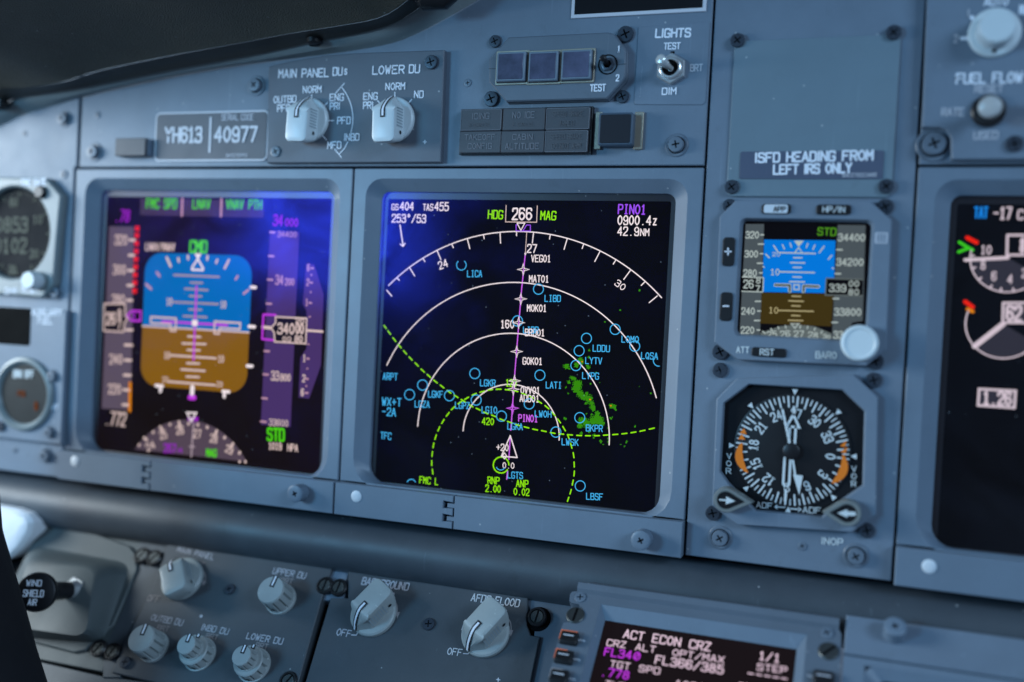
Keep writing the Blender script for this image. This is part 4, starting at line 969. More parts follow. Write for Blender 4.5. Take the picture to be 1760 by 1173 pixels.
# ================================================================== upper panel
def lettering(T, items, fr=MP, w=.0003, name="lettering", parent=None):
    """each item: (text, p0, p1, h, mat, weight[, mono])"""
    for it in items:
        mb = MB(); TXT(mb, fr, it[0], it[1], it[2], it[3], it[4], it[5], w, it[6] if len(it) > 6 else False)
        T.part(name, mb, parent=parent, smooth=False)
def mark(T, fr, P, wpx, mat, w=.0003, name="mark", closed=False):
    mb = MB(); LINE(mb, fr, P, wpx, mat, w, closed); T.part(name, mb, smooth=False)
def screw(T, me, px, py, fr=MP, w=0, ang=.6, name="screw", sc=1.0):
    u, v = uv(fr, px, py, w); o = T.place(name, me, fr.sub(u, v, w, ang))
    if sc != 1.0: o.matrix_basis = o.matrix_basis @ Matrix.Scale(sc, 4)
    return o
def disc(T, fr, px, py, r, w, mat, name):
    mb = MB(); c = uv(fr, px, py, w); mb.lathe(fr, c, [(r, w-.0002), (r, w+.0002)], mat, 20, False, True); T.part(name, mb)

# screws of the plates
for px_, py_, me, w_, an in ((441, 148, SC_COLLAR, 0, .7), (163, 262, SC_COLLAR, 0, .3), (1163, 250, SC_COLLAR, 0, .2), (804, 143, SC_SMALL, 0, .2), (168, 198, SC_SMALL, 0, .4), (1070, 167, SC_SMALL, 0, .1)):
    o = screw(T_UP, me, px_, py_, MP, w_, an)
for px_, py_, me in ((111, 205, SC_COLLAR), (42, 230, SC_SMALL), (110, 300, SC_FLUSH), (80, 783, SC_COLLAR), (26, 774, SC_SMALL), (98, 503, SC_COLLAR)): screw(T_AX, me, px_, py_, MP, .0005, .5, sc=.9)
for px_, py_, me in ((1238, 924, SC_COLLAR), (1471, 955, SC_COLLAR), (1379, 939, SC_SMALL)): screw(T_CC, me, px_, py_, MP, -.0006, .6)
# seam under the placard area and small relief lines on the upper plate
disc(T_AX, MP, 40, 229, .0010, .0005, "screw_black", "rivet")

# black card with white border at the top edge
t = zz(760, 0, 3.667)
cp = pp(MP, [(982.5, -60), (981, 32), (1212, 24), (1213.5, -60)], .0008)
T = Thing("bordered_card", MP.p(cp[1][0]+.03, cp[1][1], .0008), "black card with a white border cut off by the top edge of the picture", "card")
u_a, v_a = uv(MP, 981, 32, .0008); u_b, v_b = uv(MP, 1213, 26.5, .0008)
b = MB(); b.prism(MP, [(u_a, v_a), (u_b, v_a), (u_b, v_a+.05), (u_a, v_a+.05)], 0.0001, .0008, "placard_white", .0002); T.part("border", b)
b = MB(); b.prism(MP, [(u_a+.0019, v_a+.0019), (u_b-.0019, v_a+.0019), (u_b-.0019, v_a+.048), (u_a+.0019, v_a+.048)], .0008, .0010, "dial_black", 0); T.part("card_face", b)

# serial placard
u0_, v0_, u1_, v1_ = pxrect(MP, 268, 194, 459, 277, .0012)
T = Thing("serial_placard", MP.p(u0_, v0_, 0), "rounded grey placard with white border reading YH613 and 40977", "placard")
ro = rr(u0_, v0_, u1_, v1_, .0035); ri = rr(u0_+.0011, v0_+.0011, u1_-.0011, v1_-.0011, .0026)
b = MB(); b.prism(MP, ro, 0, .0012, "placard_white", .0002); T.part("border", b)
b = MB(); b.prism(MP, ri, .0012, .0014, "placard_grey", 0); T.part("placard_face", b)
z = zz(0, 0, 3.667)
lettering(T, [("YH613", z((1035, 897))[0], z((1275, 895))[0], 88/3.667, "placard_white", .19), ("40977", z((1348, 893))[0], z((1622, 891))[0], 88/3.667, "placard_white", .19),
              ("SERIAL CODE", z((1395, 758))[0], z((1600, 757))[0], 36/3.667, "engraved_dim", .17), ("BAC27DPP2", z((1425, 990))[0], z((1560, 990))[0], 18/3.667, "engraved_dim", .2)], w=.0016)
mark(T, MP, z((1328, 745), (1320, 958)), 4, "placard_white", .0016, "divider")

# small grey block left of the placard
T = Thing("small_block", un3(225, 267, MP), "small plain grey block on the panel left of the serial placard", "block")
u0_, v0_, u1_, v1_ = pxrect(MP, 198, 238, 249, 268, .0060)
b = MB(); b.prism(MP, rr(u0_, v0_, u1_, v1_, .0005, 3), .0002, .0060, "caption_grey", .0004); T.part("cap", b)
b = MB(); b.prism(MP, rr(u0_+.0004, v0_+.0003, u1_+.0003, v1_-.0003, .0005, 3), -.001, .0040, "bezel_paint", .0002); T.part("base", b)

# selector panel
zs = zz(440, 60, 4.889); HS = .0042
T = Thing("selector_panel", un3(610, 280, MP), "raised grey panel with two pale selector knobs under MAIN PANEL DUs and LOWER DU", "selector panel")
P = pp(MP, zs((90, 1078), (1550, 1072), (1582, 128), (1300, 138), (1000, 148), (800, 157), (600, 172), (420, 200), (250, 232), (105, 268)), HS)
b = MB(); b.prism(MP, P, .0002, HS, "placard_grey2", .0005); T.part("plate", b)
for x, y, tip in ((532.5, 207.5, (535.5, 171)), (678, 207, (678.8, 170))):
    c = uv(MP, x, y, HS); q = uv(MP, *tip, HS); an = math.atan2(q[1]-c[1], q[0]-c[0])-math.pi/2
    pointer_knob(T, MP, c[0], c[1], an, PK, HS)
screw(T, SC_BLACK, 742, 108, MP, HS, .3, sc=1.15); screw(T, SC_FLUSH, 474, 261, MP, HS, .5, sc=1.05)
EW = "engraved_white"
lettering(T, [("MAIN PANEL", zs((187, 362))[0], zs((612, 352))[0], 66/4.889, EW, .17), ("DU", zs((642, 342))[0], zs((728, 339))[0], 64/4.889, EW, .17), ("s", zs((738, 333))[0], zs((770, 332))[0], 62/4.889, EW, .17),
    ("LOWER", zs((976, 333))[0], zs((1248, 324))[0], 66/4.889, EW, .17), ("DU", zs((1282, 321))[0], zs((1378, 318))[0], 66/4.889, EW, .17), ("NORM", zs((392, 490))[0], zs((552, 485))[0], 54/4.889, EW, .17),
    ("OUTBD", zs((146, 574))[0], zs((340, 566))[0], 54/4.889, EW, .17), ("PFD", zs((176, 646))[0], zs((288, 642))[0], 54/4.889, EW, .17), ("ENG", zs((618, 556))[0], zs((738, 552))[0], 55/4.889, EW, .17),
    ("PRI", zs((618, 630))[0], zs((706, 627))[0], 56/4.889, EW, .17), ("PFD", zs((680, 750))[0], zs((795, 748))[0], 56/4.889, EW, .17), ("MFD", zs((598, 958))[0], zs((716, 955))[0], 56/4.889, EW, .17),
    ("INBD", zs((738, 890))[0], zs((870, 887))[0], 55/4.889, EW, .17), ("NORM", zs((1086, 464))[0], zs((1254, 459))[0], 55/4.889, EW, .17), ("ENG", zs((901, 547))[0], zs((1022, 543))[0], 55/4.889, EW, .17),
    ("PRI", zs((898, 622))[0], zs((985, 619))[0], 55/4.889, EW, .17), ("ND", zs((1327, 530))[0], zs((1408, 528))[0], 55/4.889, EW, .17)], w=HS+.0002)
for P in (zs((468, 505), (468, 550)), zs((602, 568), (572, 604)), zs((612, 722), (652, 722)), zs((562, 850), (592, 884)), zs((330, 575), (350, 596)), zs((1167, 483), (1167, 530)), zs((1309, 545), (1276, 580)), zs((1020, 553), (1040, 575)),
          zs((743, 408), (668, 492)), zs((662, 962), (718, 1032)), zs((772, 900), (742, 958), (700, 1002))): mark(T, MP, P, 1.7, EW, HS+.0002)
mark(T, MP, [tuple(q) for q in spline(zs((718, 437), (760, 500), (795, 580), (813, 670), (812, 750), (798, 822)), 5)], 1.7, EW, HS+.0002)
for P in (zs((1405, 901), (1432, 901)), zs((1419, 887), (1419, 916))): mark(T, MP, P, 1.4, EW, HS+.0002)

# autopilot annunciator module
za = zz(760, 0, 3.667)
HA = .0060
T = Thing("annunciator_module", un3(960, 175, MP), "eight-sided grey module with three dark blue square buttons and a toggle marked TEST", "annunciator")
P = pp(MP, za((292, 372), (415, 232), (1045, 200), (1088, 212), (1160, 318), (1158, 480), (1150, 505), (1040, 628), (400, 645), (292, 520)), HA)
b = MB(); b.prism(MP, P, .0001, HA*.45, "module_grey", .0004); T.part("base", b)
b = MB(); b.prism(MP, inset(ccw(P), .0003), HA*.5, HA, "module_grey", .0007); T.part("cover", b)
mark(T, MP, za((293, 435), (345, 434)), .8, "mark_black", HA+.0001, "seam"); mark(T, MP, za((1110, 408), (1162, 404)), .8, "mark_black", HA+.0001, "seam")
for k, (x0, y0, x1, y1) in enumerate(((343, 325, 540, 532), (543, 322, 745, 530), (750, 312, 955, 520))):
    u0_, v0_, u1_, v1_ = pxrect(MP, *za((x0, y0))[0], *za((x1, y1))[0], HA+.0008)
    b = MB(); o_ = rr(u0_, v0_, u1_, v1_, .0005, 2); i_ = rr(u0_+.0010, v0_+.0010, u1_-.0010, v1_-.0010, .0004, 2)
    plate_hole(b, MP, o_, i_, HA-.001, HA+.0008, "brass_edge", .0002); fr_ = T.part("lamp_button", b)
    b = MB(); b.prism(MP, rr(u0_+.0013, v0_+.0013, u1_-.0013, v1_-.0013, .0004, 2), HA-.001, HA+.0034, "bezel_paint", .0005); T.part("button_frame", b, parent=fr_)
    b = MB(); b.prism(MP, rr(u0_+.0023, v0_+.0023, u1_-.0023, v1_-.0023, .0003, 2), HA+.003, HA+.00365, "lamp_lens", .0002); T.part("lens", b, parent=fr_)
c = uv(MP, *za((1044, 408))[0], HA); b = MB()
b.lathe(MP, c, [(.0052, HA), (.0052, HA+.0003), (.0046, HA+.0003), (.0044, HA-.002)], "recess_black", 28, False, True); tg = T.part("toggle", b)
b = MB(); b.lathe(MP, c, [(.0036, HA-.002), (.0036, HA+.0012), (.0030, HA+.0014), (.0022, HA+.0014), (.0020, HA)], "screw_black", 6, False, True); T.part("nut", b, parent=tg)
b = MB(); q0 = MP.p(c[0], c[1], HA); b.tube([q0, q0+Vector((-.0004, .0008, .004)), q0+Vector((-.0008, .0016, .0075)), q0+Vector((-.0009, .0018, .0085))], [.0010, .0013, .0018, .0010], "black_plastic", 12); T.part("lever", b, parent=tg)
lettering(T, [("TEST", za((930, 577))[0], za((1032, 573))[0], 40/3.667, EW, .2), ("1", za((1104, 330))[0], za((1119, 330))[0], 38/3.667, EW, .2), ("2", za((1092, 512))[0], za((1116, 511))[0], 38/3.667, EW, .2)], w=HA+.0002)
for x, y in ((336, 265), (1158, 220), (313, 628), (1138, 613)): screw(T, SC_BLACK, *za((x, y))[0], MP, 0, .4, sc=(1.25 if x in (1158, 313) else 1.0))

# LIGHTS toggle with its placard
T = Thing("lights_switch", un3(1150, 125, MP), "silver toggle switch on a thin placard reading LIGHTS TEST BRT DIM", "switch")
P = pp(MP, za((1236, 170), (1688, 140), (1660, 640), (1640, 662), (1215, 660), (1210, 640)), .0005)
b = MB(); b.prism(MP, P, .00005, .0005, "panel_paint", .0002); T.part("placard", b)
lettering(T, [("LIGHTS", za((1340, 237))[0], za((1568, 232))[0], 50/3.667, EW, .24), ("TEST", za((1394, 312))[0], za((1502, 309))[0], 38/3.667, EW, .21), ("BRT", za((1560, 450))[0], za((1643, 447))[0], 40/3.667, "engraved_dim", .21), ("DIM", za((1382, 597))[0], za((1477, 595))[0], 40/3.667, EW, .21)], w=.0007)
lettering(T, [("BAC27DCC2868", za((1248, 614))[0], za((1262, 420))[0], 17/3.667, EW, .16)], w=.0007)
c = uv(MP, *za((1445, 440))[0], .001)
b = MB(); b.lathe(MP.sub(c[0], c[1], 0, .52), (0, 0), [(.0080, .0006), (.0080, .0030), (.0074, .0036), (.0058, .0036), (.0056, .0034)], "steel", 6, False, True); tg = T.part("nut", b, smooth=False)
b = MB(); b.lathe(MP, c, [(.0056, .0034), (.0056, .0052), (.0050, .0056), (.0042, .0056), (.0039, .0042)], "steel", 28, False, False); b.lathe(MP, c, [(.0041, .0048), (.0008, .0030)], "recess_black", 24, False, True); T.part("bushing", b)
b = MB(); q0 = MP.p(c[0], c[1], .003); tp = un3(*za((1375, 375))[0], MP, .0155)
b.tube([q0, q0.lerp(tp, .35), q0.lerp(tp, .8), tp, tp+(tp-q0)*.06, tp+(tp-q0)*.085], [.0013, .0017, .0025, .0026, .0019, .0006], "bright_tip", 18); T.part("lever", b)
T.part("key_notch", (lambda m_: (m_.prism(MP, [(c[0]-.001, c[1]+.0082), (c[0]+.001, c[1]+.0082), (c[0]+.001, c[1]+.0094), (c[0]-.001, c[1]+.0094)], .0004, .0007, "recess_black", 0), m_)[1])(MB()))

# caption lights
T = Thing("caption_light_block", un3(900, 262, MP), "block of six dark grey caption lights in two rows of three, captions unlit", "caption lights")
HC = .0052
cap = [(117, 690, 372, 825, [("ICING", (187, 752), (297, 750), 36), ("X-CANCEL", (168, 800), (302, 798), 20)]), (383, 683, 645, 822, [("NO ICE", (441, 746), (583, 744), 38), ("X-CANCEL", (440, 796), (577, 794), 20)]),
       (655, 680, 928, 818, [("SPEED BRAKE", (692, 736), (888, 734), 32), ("ARMED", (735, 796), (832, 794), 32)]), (110, 828, 366, 966, [("TAKEOFF", (140, 884), (334, 882), 34), ("CONFIG", (160, 940), (313, 938), 34)]),
       (372, 826, 640, 964, [("CABIN", (442, 882), (570, 880), 34), ("ALTITUDE", (395, 942), (610, 940), 36)]), (648, 822, 915, 962, [("SPEED BRAKE", (680, 880), (880, 878), 32), ("DO NOT ARM", (688, 938), (872, 935), 32)])]
b = MB(); u0_, v0_, u1_, v1_ = pxrect(MP, *za((112, 686))[0], *za((925, 966))[0], HC)
b.prism(MP, [(u0_, v0_), (u1_+.0004, v0_), (u1_+.0004, v1_), (u0_, v1_)], -.001, .0036, "black_plastic", .0003); T.part("housing", b)
for k, (x0, y0, x1, y1, tx) in enumerate(cap):
    u0_, v0_, u1_, v1_ = pxrect(MP, *za((x0, y0))[0], *za((x1, y1))[0], HC)
    b = MB(); b.prism(MP, rr(u0_+.0001, v0_+.0001, u1_-.0001, v1_-.0001, .0006, 3), .0036, HC, "caption_grey", .0004); cl = T.part("caption_light", b)
    if k in (0, 2, 5):
        b = MB(); o_ = rr(u0_+.0005, v0_+.0005, u1_-.0005, v1_-.0005, .0004, 3)
        b.ribbon(MP, o_, .00012, HC+.0001, "caption_print", closed=True); T.part("edge_line", b, parent=cl, smooth=False)
    mt = "caption_print" if k in (0, 1, 3, 4) else "caption_print_faint"
    for s_, a_, c_, h_ in tx:
        mb = MB(); TXT(mb, MP, s_, za(a_)[0], za(c_)[0], h_/3.667, mt if h_ > 25 else "caption_print_faint", .13, HC+.0002); T.part("lettering", mb, parent=cl, smooth=False)

# square push button
T = Thing("square_button", un3(1062, 250, MP), "square unlit black push button between two brass clips beside the caption lights", "button")
HB = .0078
for (x0, x1) in ((966, 996), (1216, 1258)):
    u0_, v0_, u1_, v1_ = pxrect(MP, *za((x0, 706))[0], *za((x1, 942))[0], .002); b = MB(); b.prism(MP, rr(u0_, v0_, u1_, v1_, .0004, 2), .0002, .002, "brass_edge", .0003); T.part("clip", b)
u0_, v0_, u1_, v1_ = pxrect(MP, *za((988, 712))[0], *za((1194, 916))[0], HB)
b = MB(); b.prism(MP, rr(u0_, v0_, u1_, v1_, .0012, 4), .0002, HB, "button_body", .0007); bd = T.part("body", b)
b = MB(); b.prism(MP, rr(u0_+.0011, v0_+.0011, u1_-.0010, v1_-.0010, .0008, 4), HB-.0002, HB+.0003, "button_dark", .0002); T.part("cap", b)

# ================================================================== centre column
zi = zz(1200, 0, 3.143)
T = Thing("blank_cover_plate", un3(1390, 330, MP), "blank blue-grey cover plate with four corner screws and a small placard at its foot", "cover plate")
P0 = uv(MP, 1250, 338, .0008); P1 = uv(MP, 1556, 58, .0008)
b = MB(); b.prism(MP, rr(P0[0]-.0006, P0[1], P1[0]-.0018, P1[1], .0035), -.0005, .0008, "cover_paint", .0004); T.part("plate", b)
for x, y in ((1268, 70.5), (1536, 57), (1258, 322), (1523, 321)): screw(T, SC_BLACK, x, y, MP, .0008, .7, sc=1.05)
T = Thing("heading_placard", un3(1393, 300, MP), "dark blue-grey placard reading ISFD HEADING FROM LEFT IRS ONLY", "placard")
u0_, v0_, u1_, v1_ = pxrect(MP, 1273, 261, 1517, 308, .0013)
b = MB(); b.prism(MP, rr(u0_, v0_, u1_, v1_, .0010), .0009, .0013, "placard_blue", .0001); T.part("placard_face", b)
lettering(T, [("ISFD HEADING FROM", zi((303, 878))[0], zi((948, 864))[0], 48/3.143, EW, .24), ("LEFT IRS ONLY", zi((402, 942))[0], zi((832, 932))[0], 48/3.143, EW, .24), ("BAC27DCC1886", zi((778, 957))[0], zi((965, 954))[0], 18/3.143, "engraved_dim", .2)], w=.0015)

# ---------------- standby flight display
I_ = zz(1220, 320, 3.666)
T = Thing("standby_display", un3(1370, 615, MP), "small square standby display with a blue and dark brown horizon and a round white knob", "display")
HI = .0045
P = pp(MP, I_((160, 92), (1010, 92), (1148, 215), (1112, 1030), (985, 1135), (170, 1095), (28, 985), (62, 192)), HI)
u0_, v0_, u1_, v1_ = pxrect(MP, *I_((196, 205))[0], *I_((985, 985))[0], HI)
def octpts(P, n=8):
    """resample a closed polygon so that its point count is len(P)*n"""
    out = []
    for i in range(len(P)):
        a, c = Vector(P[i]), Vector(P[(i+1) % len(P)])
        for k in range(n): q = a.lerp(c, k/n); out.append((q.x, q.y))
    return out
def radial_match(inner, outer):
    """for each inner point the outer polygon's point in the same direction from the inner centre"""
    cx_ = sum(p[0] for p in inner)/len(inner); cy_ = sum(p[1] for p in inner)/len(inner); out = []
    for p in inner:
        d = Vector((p[0]-cx_, p[1]-cy_)); best = None
        for i in range(len(outer)):
            a = Vector(outer[i])-Vector((cx_, cy_)); e = Vector(outer[(i+1) % len(outer)])-Vector(outer[i])
            den = d.x*e.y-d.y*e.x
            if abs(den) < 1e-12: continue
            t = (a.x*e.y-a.y*e.x)/den; k = (a.x*d.y-a.y*d.x)/den
            if t > 0 and -1e-6 <= k <= 1+1e-6 and (best is None or t < best): best = t
        out.append((cx_+d.x*best, cy_+d.y*best))
    return out
def ring_plate(mb, fr, outer, inner, w0, w1, mat, ch=.0004, wi=None):
    """plate with outline `outer` and an opening `inner` (any counts)"""
    # dense inner loop; add rays towards outer corners so that these stay sharp
    cx_ = sum(p[0] for p in inner)/len(inner); cy_ = sum(p[1] for p in inner)/len(inner)
    pts = [(math.atan2(p[1]-cy_, p[0]-cx_), 'i', p) for p in inner]
    inn = list(inner)
    for o_ in outer:
        # intersection of ray with inner polygon
        d = Vector((o_[0]-cx_, o_[1]-cy_))
        for i in range(len(inner)):
            a = Vector(inner[i])-Vector((cx_, cy_)); e = Vector(inner[(i+1) % len(inner)])-Vector(inner[i]); den = d.x*e.y-d.y*e.x
            if abs(den) < 1e-12: continue
            t = (a.x*e.y-a.y*e.x)/den; k = (a.x*d.y-a.y*d.x)/den
            if t > 0 and 0 <= k < 1: pts.append((math.atan2(d.y, d.x), 'o', (cx_+d.x*t, cy_+d.y*t), o_)); break
    pts.sort(key=lambda q: q[0]); IN = []; OU = []
    def cast(d):
        best = None
        for i in range(len(outer)):
            a = Vector(outer[i])-Vector((cx_, cy_)); e = Vector(outer[(i+1) % len(outer)])-Vector(outer[i]); den = d.x*e.y-d.y*e.x
            if abs(den) < 1e-12: continue
            t = (a.x*e.y-a.y*e.x)/den; k = (a.x*d.y-a.y*d.x)/den
            if t > 0 and -1e-6 <= k <= 1+1e-6 and (best is None or t < best): best = t
        return (cx_+d.x*best, cy_+d.y*best)
    for q in pts:
        IN.append(q[2]); OU.append(q[3] if q[1] == 'o' else cast(Vector((q[2][0]-cx_, q[2][1]-cy_))))
    def sc_(L, d):                        # move towards/away from the centre
        return [(cx_+(x-cx_)*(1+d/math.hypot(x-cx_, y-cy_)), cy_+(y-cy_)*(1+d/math.hypot(x-cx_, y-cy_))) for x, y in L]
    wi = w0 if wi is None else wi
    mb.loft(fr, [(OU, w0), (OU, w1-ch), (sc_(OU, -ch), w1), (sc_(IN, ch), w1), (IN, w1-ch), (sc_(IN, -.0004), wi)], mat, False, False)
op = rr(u0_, v0_, u1_, v1_, .0030, 6)
b = MB(); ring_plate(b, MP, P, op, -.0004, HI, "panel_paint", .0006, .0001); T.part("bezel", b)
ins = rr(u0_+.0008, v0_+.0008, u1_-.0008, v1_-.0008, .0026, 6); scr_p = rr(u0_+.0022, v0_+.0016, u1_-.0008, v1_-.0020, .0012, 6)
b = MB(); b.face(MP, rr(u0_-.0005, v0_-.0005, u1_+.0005, v1_+.0005, .002, 4), .0002, "is_black"); S_IS = T.part("screen", b, smooth=False)
b = MB(); b.loft(MP, [(op, HI-.0012), (ins, .0012), (ins, .0001)], "bezel_paint", False, False); T.part("inner_rim", b)
WI = .0004
def ist(name, s, a, c, h, mat="is_white", wt=.16, dw=.00012):
    mb = MB(); TXT(mb, MP, s, I_(a)[0], I_(c)[0], h/3.666, mat, wt, WI+dw, True); T.part(name, mb, parent=S_IS, smooth=False)
def isl(name, P_, wd, mat="is_white", closed=False, dw=.00012):
    mb = MB(); LINE(mb, MP, P_, wd, mat, WI+dw, closed); T.part(name, mb, parent=S_IS, smooth=False)
def isf(name, P_, mat, dw=0.0):
    mb = MB(); mb.face(MP, ccw(pp(MP, P_, WI+dw)), WI+dw, mat); T.part(name, mb, parent=S_IS, smooth=False)
isf("speed_tape", I_((226, 240), (342, 240), (315, 965), (186, 958)), "is_tape"); isf("altitude_tape", I_((806, 245), (982, 248), (964, 850), (900, 860), (835, 985), (768, 980)), "is_tape")
isf("horizon_sky", I_((342, 338), (792, 344), (780, 676), (330, 668)), "is_sky"); isf("horizon_ground", I_((328, 672), (780, 680), (766, 885), (316, 866)), "is_ground")
for s_, y, x in (("320", 328, 224), ("300", 448, 218), ("280", 568, 210), ("240", 808, 198), ("220", 928, 194)): ist("tape_number", s_, (x, y), (x+86, y+1), 40)
for x, y in ((322, 308), (306, 366), (318, 427), (300, 487), (314, 548), (288, 727), (302, 788), (282, 848), (298, 908)): isl("tick_mark", I_((x, y), (x+(32 if y in (366, 487, 727, 848) else 16), y)), 2.4)
for s_, y, x in (("34400", 345, 806), ("34200", 500, 796), ("33800", 814, 782), ("33", 958, 776)): ist("tape_number", s_, (x, y), (x+(172 if len(s_) == 5 else 64), y+2), 42)
for x, y in ((800, 402), (790, 553), (778, 710), (770, 860)): isl("tick_mark", I_((x, y), (x+34, y)), 2.4)
isf("speed_box", I_((206, 574), (338, 578), (334, 668), (200, 664)), "is_black", .0002); isl("speed_box_frame", I_((206, 574), (338, 578), (334, 668), (202, 664)), 1.8, "is_white", False, .0004)
ist("readout", "26", (210, 642), (276, 643), 48, "is_white", .15, .0004); ist("readout", "8", (290, 612), (320, 613), 34, "is_white", .18, .0004); ist("readout", "7", (286, 664), (316, 665), 36, "is_white", .18, .0004)
isf("altitude_box", I_((734, 582), (966, 590), (962, 692), (728, 688)), "is_black", .0002); isl("altitude_box_frame", I_((966, 590), (734, 582), (728, 688), (962, 692)), 2.2, "is_tape2", False, .0004)
ist("readout", "339", (750, 664), (858, 666), 44, "is_white", .15, .0004); ist("readout", "00", (874, 632), (940, 634), 34, "is_white", .17, .0004); ist("readout", "80", (872, 684), (940, 686), 34, "is_white", .17, .0004)
ist("readout", "STD", (676, 308), (796, 312), 44, "is_green", .18)
isf("bank_pointer", I_((530, 345), (592, 345), (560, 384)), "is_white", .0002); isl("bank_pointer", I_((560, 388), (534, 422), (584, 424)), 1.8, "is_white", True, .0002)
for P_, wd in ((((402, 375), (428, 415)), 2), (((458, 370), (470, 398)), 1.8), (((506, 360), (514, 386)), 1.8), (((618, 362), (608, 388)), 1.8), (((662, 372), (650, 400)), 1.8), (((720, 380), (690, 420)), 2), (((352, 430), (374, 452)), 2), (((768, 438), (746, 462)), 2), (((334, 508), (342, 512)), 2), (((772, 518), (780, 520)), 2)):
    isl("bank_tick", I_(*P_), wd*1.1)
for P_ in (((440, 420), (664, 426)), ((528, 452), (580, 453)), ((508, 483), (598, 485)), ((526, 513), (576, 514)), ((440, 541), (660, 546)), ((524, 573), (576, 575)), ((502, 603), (596, 605)), ((518, 694), (572, 696)), ((498, 724), (590, 727)), ((516, 755), (570, 757)), ((436, 784), (652, 790)), ((514, 816), (568, 818)), ((494, 846), (586, 849))):
    isl("pitch_line", I_(*P_), 2.2, "is_white" if P_[0][1] < 650 else "is_tan")
ist("pitch_number", "10", (380, 560), (440, 561), 36); ist("pitch_number", "10", (370, 800), (432, 802), 36, "is_tan"); ist("pitch_number", "20", (392, 442), (444, 443), 24)
for P_ in (((412, 624), (504, 626), (504, 664)), ((684, 634), (592, 630), (590, 666))):
    isl("aircraft_wing", I_(*P_), 5.5, "is_white", False, .0002); isl("aircraft_wing", I_(*P_), 2.6, "is_black", False, .0004)
isl("aircraft_center", I_((530, 622), (564, 624), (562, 654), (530, 652)), 2, "is_white", True, .0002)
isf("compass_band", I_((320, 925), (440, 885), (545, 872), (660, 885), (768, 930), (766, 985), (320, 975)), "is_tape2", .0001)
for s_, a, c in (("25", (362, 955), (424, 950)), ("26", (444, 952), (508, 948)), ("27", (528, 950), (594, 950)), ("28", (616, 955), (680, 962)), ("29", (704, 966), (752, 980))): ist("compass_number", s_, a, c, 36, "is_white", .16, .0004)
for k, P_ in enumerate((((332, 915), (350, 930)), ((385, 898), (392, 912)), ((430, 888), (434, 900)), ((476, 880), (480, 896)), ((570, 880), (568, 896)), ((618, 884), (614, 898)), ((664, 896), (658, 910)), ((708, 914), (700, 928)))): isl("tick_mark", I_(*P_), 2, "is_white", False, .0004)
isl("heading_pointer", I_((512, 868), (562, 868), (536, 896)), 1.8, "is_white", True, .0004)
# keys, knob and print of the standby display
def pill(T, P4, w0, w1, mat, name, label=None):
    u0_, v0_, u1_, v1_ = pxrect(MP, *P4[0], *P4[1], w1); mb = MB(); r_ = min(u1_-u0_, v1_-v0_)*.3
    mb.prism(MP, rr(u0_, v0_, u1_, v1_, r_, 4), w0, w1, mat, .0004); return T.part(name, mb, label=label)
k_ = pill(T, I_((328, 112), (508, 176)), HI-.0006, HI+.0010, "black_plastic", "key"); mb = MB(); u0_, v0_, u1_, v1_ = pxrect(MP, *I_((342, 116))[0], *I_((490, 172))[0], HI+.0012); mb.prism(MP, rr(u0_, v0_, u1_, v1_, .0010, 3), HI+.0006, HI+.0012, "sensor_white", .0001); T.part("key_face", mb, parent=k_)
k_ = pill(T, I_((672, 116), (888, 182)), HI-.0006, HI+.0010, "black_plastic", "key")
k_ = pill(T, I_((84, 322), (150, 506)), HI-.0006, HI+.0010, "black_plastic", "key"); k_ = pill(T, I_((68, 668), (136, 852)), HI-.0006, HI+.0010, "black_plastic", "key"); k_ = pill(T, I_((264, 1014), (480, 1084)), HI-.0006, HI+.0010, "black_plastic", "key")
lettering(T, [("APP", I_((400, 160))[0], I_((478, 160))[0], 30/3.666, "mark_black", .18), ("HP/IN", I_((708, 164))[0], I_((852, 166))[0], 34/3.666, "dial_white", .18), ("RST", I_((314, 1064))[0], I_((406, 1066))[0], 36/3.666, "dial_white", .18)], w=HI+.0014)
lettering(T, [("ATT", I_((165, 1050))[0], I_((250, 1052))[0], 36/3.666, "dial_white", .2), ("BARO", I_((664, 1084))[0], I_((800, 1088))[0], 40/3.666, "dial_white", .18)], w=HI+.0002)
for P_ in (I_((96, 413), (134, 413)), I_((115, 392), (115, 434))): mark(T, MP, P_, 2.4, "engraved_white", HI+.0013)
mark(T, MP, I_((84, 757), (118, 757)), 2.4, "engraved_white", HI+.0013)
u0_, v0_, u1_, v1_ = pxrect(MP, *I_((1042, 292))[0], *I_((1120, 364))[0], HI); mb = MB(); mb.prism(MP, rr(u0_, v0_, u1_, v1_, .0004, 2), HI, HI+.0002, "engraved_dim", 0); T.part("light_sensor", mb)
for k in range(3):
    mb = MB(); uu = u0_+(u1_-u0_)*(.25+.25*k); mb.ribbon(MP, [(uu, v0_+.0008), (uu, v1_-.0008)], .0003, HI+.0003, "bezel_paint"); T.part("sensor_slot", mb, smooth=False)
c = uv(MP, *I_((944, 990))[0], .014); b = MB()
b.lathe(MP, c, [(.0060, HI), (.0080, HI+.0005), (.0086, .007), (.0086, .0125), (.0080, .0135), (.0070, .0138), (.0064, .0133), (.0012, .0133)], "knob_plastic", 40, False, True); T.part("knob", b)
for x, y, s_ in ((125, 125, 1), (1105, 132, 1.1), (68, 1045, 1.2), (1040, 1105, 1.2)): screw(T, SC_BLACK, *I_((x, y))[0], MP, -.0006, .5, sc=s_)
screw(T_CC, SC_BLACK, *I_((65, 1155))[0], MP, -.0006, .5)

